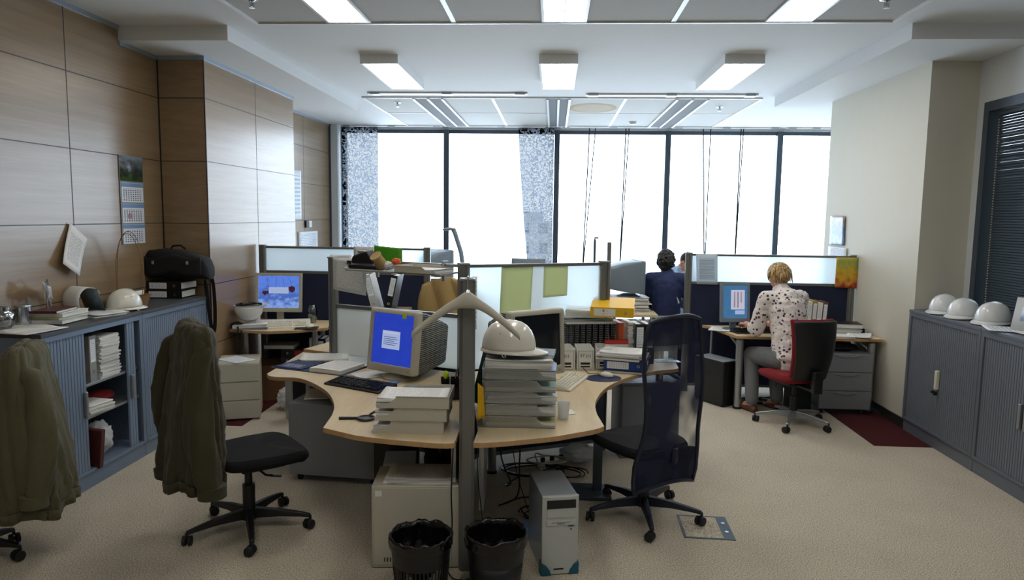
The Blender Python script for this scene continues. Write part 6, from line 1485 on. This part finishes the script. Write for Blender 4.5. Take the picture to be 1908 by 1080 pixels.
crt('blue-grey back of a tube monitor in the far left by the windows', (-1.42, 8.9, 1.0), R(150), .38, .36, .40, 'screen_off', 0, 'blue_grey_plastic', 'blue_grey_plastic')
o = MB().box((-.2, -.2, 0), (.2, .2, .25)).build('monitor_riser', 'desk_wood', bevel=.004, loc=(-1.5, 9.0, .75)); tag(o, 'wooden riser block under the far left tube monitor', 'riser')
t = thing('desk_lamp', 'bluish curved desk lamp in front of the second window', 'lamp', (-1.20, 8.9, .75)); MB().cyl((0, 0, 0), (0, 0, .02), .09, seg=24).build('lamp_base', 'blue_grey_plastic', t, bevel=.004)
MB().tube([(.02, 0, .02), (.06, 0, .35), (.02, 0, .65), (-.06, 0, .90), (-.09, 0, .96)], .030).build('lamp_arm', 'blue_grey_plastic', t); MB().rings([[(-.22+x*.17, .05*math.cos(a)*w_, .955+.02*math.sin(a)*w_-.02*abs(x-.6)) for a in [2*PI*i/14 for i in range(14)]] for x, w_ in ((0, .4), (.2, 1), (.6, 1), (1, .5))]).build('lamp_head', 'blue_grey_plastic', t)
t = thing('back_desk', 'desk near the windows on the far left', 'desk', (-1.3, 9.0, 0)); MB().box((-.7, -.4, .72), (.6, .4, .75)).build('desktop', 'desk_wood', t, bevel=.002)
for x in (-.65, .55):
    for y in (-.35, .35): MB().cyl((x, y, 0), (x, y, .72), .02).build('leg', 'alu', t)
t = thing('task_chair', 'chair back with blue-grey curved top rail behind the cluster', 'chair', (-.27, 7.9, 0), R(90)); star_base(t, .28, .1, 'black_plastic', .4); task_seat(t, .46)
MB().grid(slab(.22, .19, .5, 1.42, -.26, .02), 10, 8).build('backrest', 'blue_grey_plastic', t, solid=.03, bevel=.01)
# right rear desk with tube monitor, posts
t = thing('back_desk', 'desk behind the cluster carrying a grey tube monitor', 'desk', (.85, 8.05, 0)); MB().box((-.205, -.45, .80), (.30, .45, .83)).build('desktop', 'desk_wood', t, bevel=.002)
for x in (-.17, .25):
    for y in (-.4, .4): MB().cyl((x, y, 0), (x, y, .80), .02).build('leg', 'alu', t)
paper_stack('papers under the grey tube monitor behind the cluster', (.87, 7.95, .83), R(3), .40, .36, .16, jitter=.02)
crt('grey tube monitor seen from the side, next to the person in navy', (.99, 7.97, .992), R(100), .42, .37, .42, 'screen_off', 0, 'blue_grey_plastic', 'blue_grey_plastic', z0=.02)
t = thing('partition_post', 'tall slim grey post standing right of the cluster partition', 'post', (.605, 7.62, 0)); MB().cyl((0, 0, 0), (0, 0, .02), .09, seg=20).build('foot', 'grey_plastic', t); MB().box((-.022, -.022, .02), (.022, .022, 1.61)).build('pole', 'post_metal', t, bevel=.005)
t = thing('lamp_stand', 'thin dark stand with a small hook by the windows', 'stand', (.60, 10.2, 0)); MB().cyl((0, 0, 0), (0, 0, .02), .14, seg=20).build('foot', 'frame_grey', t); MB().cyl((0, 0, .02), (0, 0, 1.55), .018).tube([(0, 0, 1.55), (.0, 0, 1.58), (.05, 0, 1.58)], .015).build('pole', 'frame_grey', t)
o = hung('white sheet in the lap of the person in navy', [tuple(PY(1253, 548, 7.9)), tuple(PY(1258, 546, 7.9)), tuple(PY(1267, 564, 7.9)), tuple(PY(1262, 567, 7.9))], 'paper')
t = thing('clear_shield', 'bent clear acrylic holder standing beside the yellow file', 'holder', (.92, 5.62, DT), R(10))
MB().rings([[(x, y, z) for x, y in ((-.10, 0), (-.10, .003), (.10, .003), (.10, 0))] for z in (0, .36)]).build('back_sheet', 'clear_plastic', t); MB().box((-.10, -.09, 0), (.10, 0, .003)).build('base_sheet', 'clear_plastic', t); MB().tube([(-.10, 0, .36), (.10, 0, .36), (.115, -.01, .10)], .005).build('edge_rim', 'clear_glass', t)

# ======================= the woman's desk =======================
lcd('grey flat monitor with a table window in front of the woman', (1.88, 7.22, DR), R(9), .31, .40, .085, 'blue_grey_plastic', 'screen_teal', .09, [(-.045, .10, .13, .33, 'screen_lilac', 'table_window'), (-.015, .0, .15, .31, 'grey_plastic', 'table_column'), (.02, .035, .15, .31, 'grey_plastic', 'table_column'), (.055, .07, .20, .31, 'grey_plastic', 'table_column'), (.0, .10, .08, .12, 'screen_white', 'small_window')], basew=.22)
keyboard('black keyboard under the hands of the woman', (2.03, 7.11, DR), R(14), 'black_plastic', 'black_plastic', w=.42)
sheet('white sheets at the left end of the desk of the woman', (1.74, 7.25, DR), R(-20), .21, .28, 'print_dense', .004, n=3)
hung('framed text certificate on the glass left of the monitor of the woman', [tuple(PY(1297, 473, 7.57)), tuple(PY(1337, 473, 7.57)), tuple(PY(1337, 530, 7.57)), tuple(PY(1298, 529, 7.57))], 'print_hung', 'certificate', 'certificate')
hung('golden yellow picture calendar at the right end of the partition', [tuple(PY(1559, 479, 7.55)), tuple(PY(1600, 480, 7.55)), tuple(PY(1596, 537, 7.55)), tuple(PY(1555, 535, 7.55))], 'pic_gold', 'picture_calendar', 'calendar')
hung('blue icon-like picture stuck on the far edge of the column', [(3.205, 8.36, 1.925), (3.205, 7.95, 1.925), (3.205, 7.93, 1.60), (3.205, 8.34, 1.60)], 'pic_icon', 'wall_picture', 'picture')
hung('pale plan sheet stuck below the blue picture on the column', [(3.205, 8.36, 1.575), (3.205, 7.85, 1.575), (3.205, 7.85, 1.45), (3.205, 8.36, 1.45)], 'print_faint', 'wall_notice', 'notice')
mats = ['paper_grey', 'grey_plastic', 'paper', 'stack_paper', 'paper', 'tan_cloth', 'paper', 'card_brown']
names = ['dark grey slanting file behind the woman', 'grey file in the row behind the woman', 'white folder third in the row behind the woman', 'thick white paper folder behind the woman', 'white folder beside the tan one', 'tan folder in the row on the desk', 'white folder near the right end of the row', 'brown folder closing the row on the right']
for i in range(8):
    file_binder(names[i]+(' desk' if i in (0, 1, 2, 3) else ''), (2.40+i*.052, 7.22, DR), (0, R(3 if i > 1 else 8), R(2)), mats[i], .048, w=.24, h=.30+.01*(i % 3))
def blacktray(): 
    t = thing('document_tray', 'black letter tray with papers and a ring folder at the right of the desk', 'letter tray', (2.98, 7.24, DR+.0), R(-4)); MB().box((-.16, -.12, 0), (.16, .12, .004)).box((-.16, -.12, .004), (-.156, .12, .06)).box((.156, -.12, .004), (.16, .12, .06)).box((-.156, .116, .004), (.156, .12, .06)).build('tray_body', 'black_plastic', t, bevel=.001)
blacktray(); paper_stack('papers filling the black tray on the right of the desk', (2.98, 7.24, DR+.005), R(-4), .28, .20, .05, jitter=.008)
book('black ring folder lying on the papers in the black tray', (2.98, 7.24, DR+.057), R(-8), .30, .23, .045, 'black_plastic', cat='folder', name='folder')
paper_stack('open papers on the right wing of the desk of the woman', (2.83, 6.98, DR), R(-10), .30, .20, .012, jitter=.03)
sheet('sheets lying near the column end of the desk of the woman', (3.03, 7.0, DR), R(-25), .22, .30, 'print_dense', .01, n=6)
paper_stack('small pile of notebooks on top of the file row', (2.42, 7.36, DR+.30), R(3), .12, .10, .07, jitter=.01)
o = MB().box((-.12, -.10, 0), (.12, .10, .30)).build('storage_box', 'black_plastic', bevel=.004, loc=(2.32, 7.42, DR)); tag(o, 'dark box behind the file row', 'box')
def slotpc(label, pos, rz, w=.20, d=.42, h=.46):
    t = thing('computer_tower', label, 'computer', pos, rz); MB().box((-w/2, .01, .01), (w/2, d, h)).build('case', 'black_plastic', t, bevel=.004); MB().box((-w/2, 0, .01), (w/2, .01, h)).build('front_panel', 'black_plastic', t, bevel=.003); MB().box((-w/2+.001, .012, h), (w/2-.001, d, h+.004)).build('top_cover', 'pc_top', t)
    MB().cyl((-w/2-.002, .22, .32), (-w/2, .22, .32), .035).build('side_mark', 'rubber', t); return t
slotpc('black computer tower on the floor under the left side of the desk of the woman', (1.80, 6.98, 0), R(32), .20, .40, .46)
t = thing('drawer_pedestal', 'grey three-drawer pedestal under the right end of the desk of the woman', 'pedestal', (2.85, 6.80, 0), R(0))
MB().box((-.245, .015, .05), (.245, .58, .60)).build('carcass', 'cab_right', t, bevel=.003)
for i in range(3):
    dr = MB().box((-.243, 0, .055+i*.183), (.243, .015, .232+i*.183)).build('drawer', 'grey_drawer' if 'grey_drawer' in M else 'grey_plastic', t, bevel=.003)
    MB().tube([(-.11+.22*k_/10, -.004-.008*math.sin(PI*k_/10), .222+i*.183-.018*math.sin(PI*k_/10)) for k_ in range(11)], .005).build('handle', 'alu', dr)
for x in (-.2, .2):
    for y in (.06, .5): MB().cyl((x-.012, y, .025), (x+.012, y, .025), .025, seg=14).cyl((x, y, .03), (x, y, .052), .008).build('caster', 'rubber', t)
o = crumple(2.84, 7.02, .60, (.18, .13, .04), 12, 'black_soft', .2, 'bag'); tag(o, 'black bag squeezed on top of the grey pedestal', 'bag')
coil('dark cables on the floor under the desk of the woman', 2.12, 7.2, .14, .10, 0, 3.1, .006); coil('second cable loop near the feet of the woman', 2.26, 7.3, .10, .08, 0, 2.2, .005)
o = MB().box((-.09, -.12, 0), (.09, .12, .26)).build('waste_box', 'rubber', bevel=.01, loc=(2.46, 6.98, 0), rot=R(5)); tag(o, 'small black box on the floor beside the grey pedestal', 'box')

# ======================= on the right cabinets =======================
hat('white hard hat at the column end, leftmost of the three on the right cabinets', (3.345, 6.12, 1.10), R(215), 'hat_cool'); hat('white hard hat with a dark emblem, middle of the three on the right cabinets', (3.345, 5.84, 1.10), R(215), 'hat_cool'); hat('white hard hat nearest the viewer of the three on the right cabinets', (3.39, 5.53, 1.10), R(212), 'hat_cool', k=1.05)
for h_ in [x for x in bpy.data.objects if x.name.startswith('hard_hat')][-3:]:
    MB().prism([(-.012, -.010), (.012, -.010), (.006, .012), (-.006, .012)], 0, .0015, T=Matrix.Translation((.115, 0, .085)) @ Matrix.Rotation(R(68), 4, 'Y') @ Matrix.Rotation(PI/2, 4, 'Z')).build('emblem', 'navy_blue', h_)
sheet('loose sheets on the right cabinet between the hard hats and the photo edge', (3.33, 5.20, 1.10), R(70), .25, .34, 'print_faint', .01, n=3)
sheet('white sheet at the right edge of the photo on the cabinet top', (3.42, 5.02, 1.104), R(100), .21, .29, 'paper', .006, n=1)
t = thing('desk_calendar', 'white tent calendar standing on the right cabinet at the photo edge', 'calendar', (3.45, 5.12, 1.105), R(-62))
MB().quad([(-.15, -.06, 0), (.15, -.06, 0), (.15, .0, .235), (-.15, .0, .235)]).build('front_board', 'paper_grey', t, solid=.002); MB().quad([(-.15, .06, 0), (.15, .06, 0), (.15, .002, .235), (-.15, .002, .235)]).build('rear_board', 'paper_grey', t, solid=.002)
MB().quad([(-.10, -.0455, .07), (.10, -.0455, .07), (.10, -.0205, .17), (-.10, -.0205, .17)]).build('printed_page', 'pic_map', t, solid=.001)
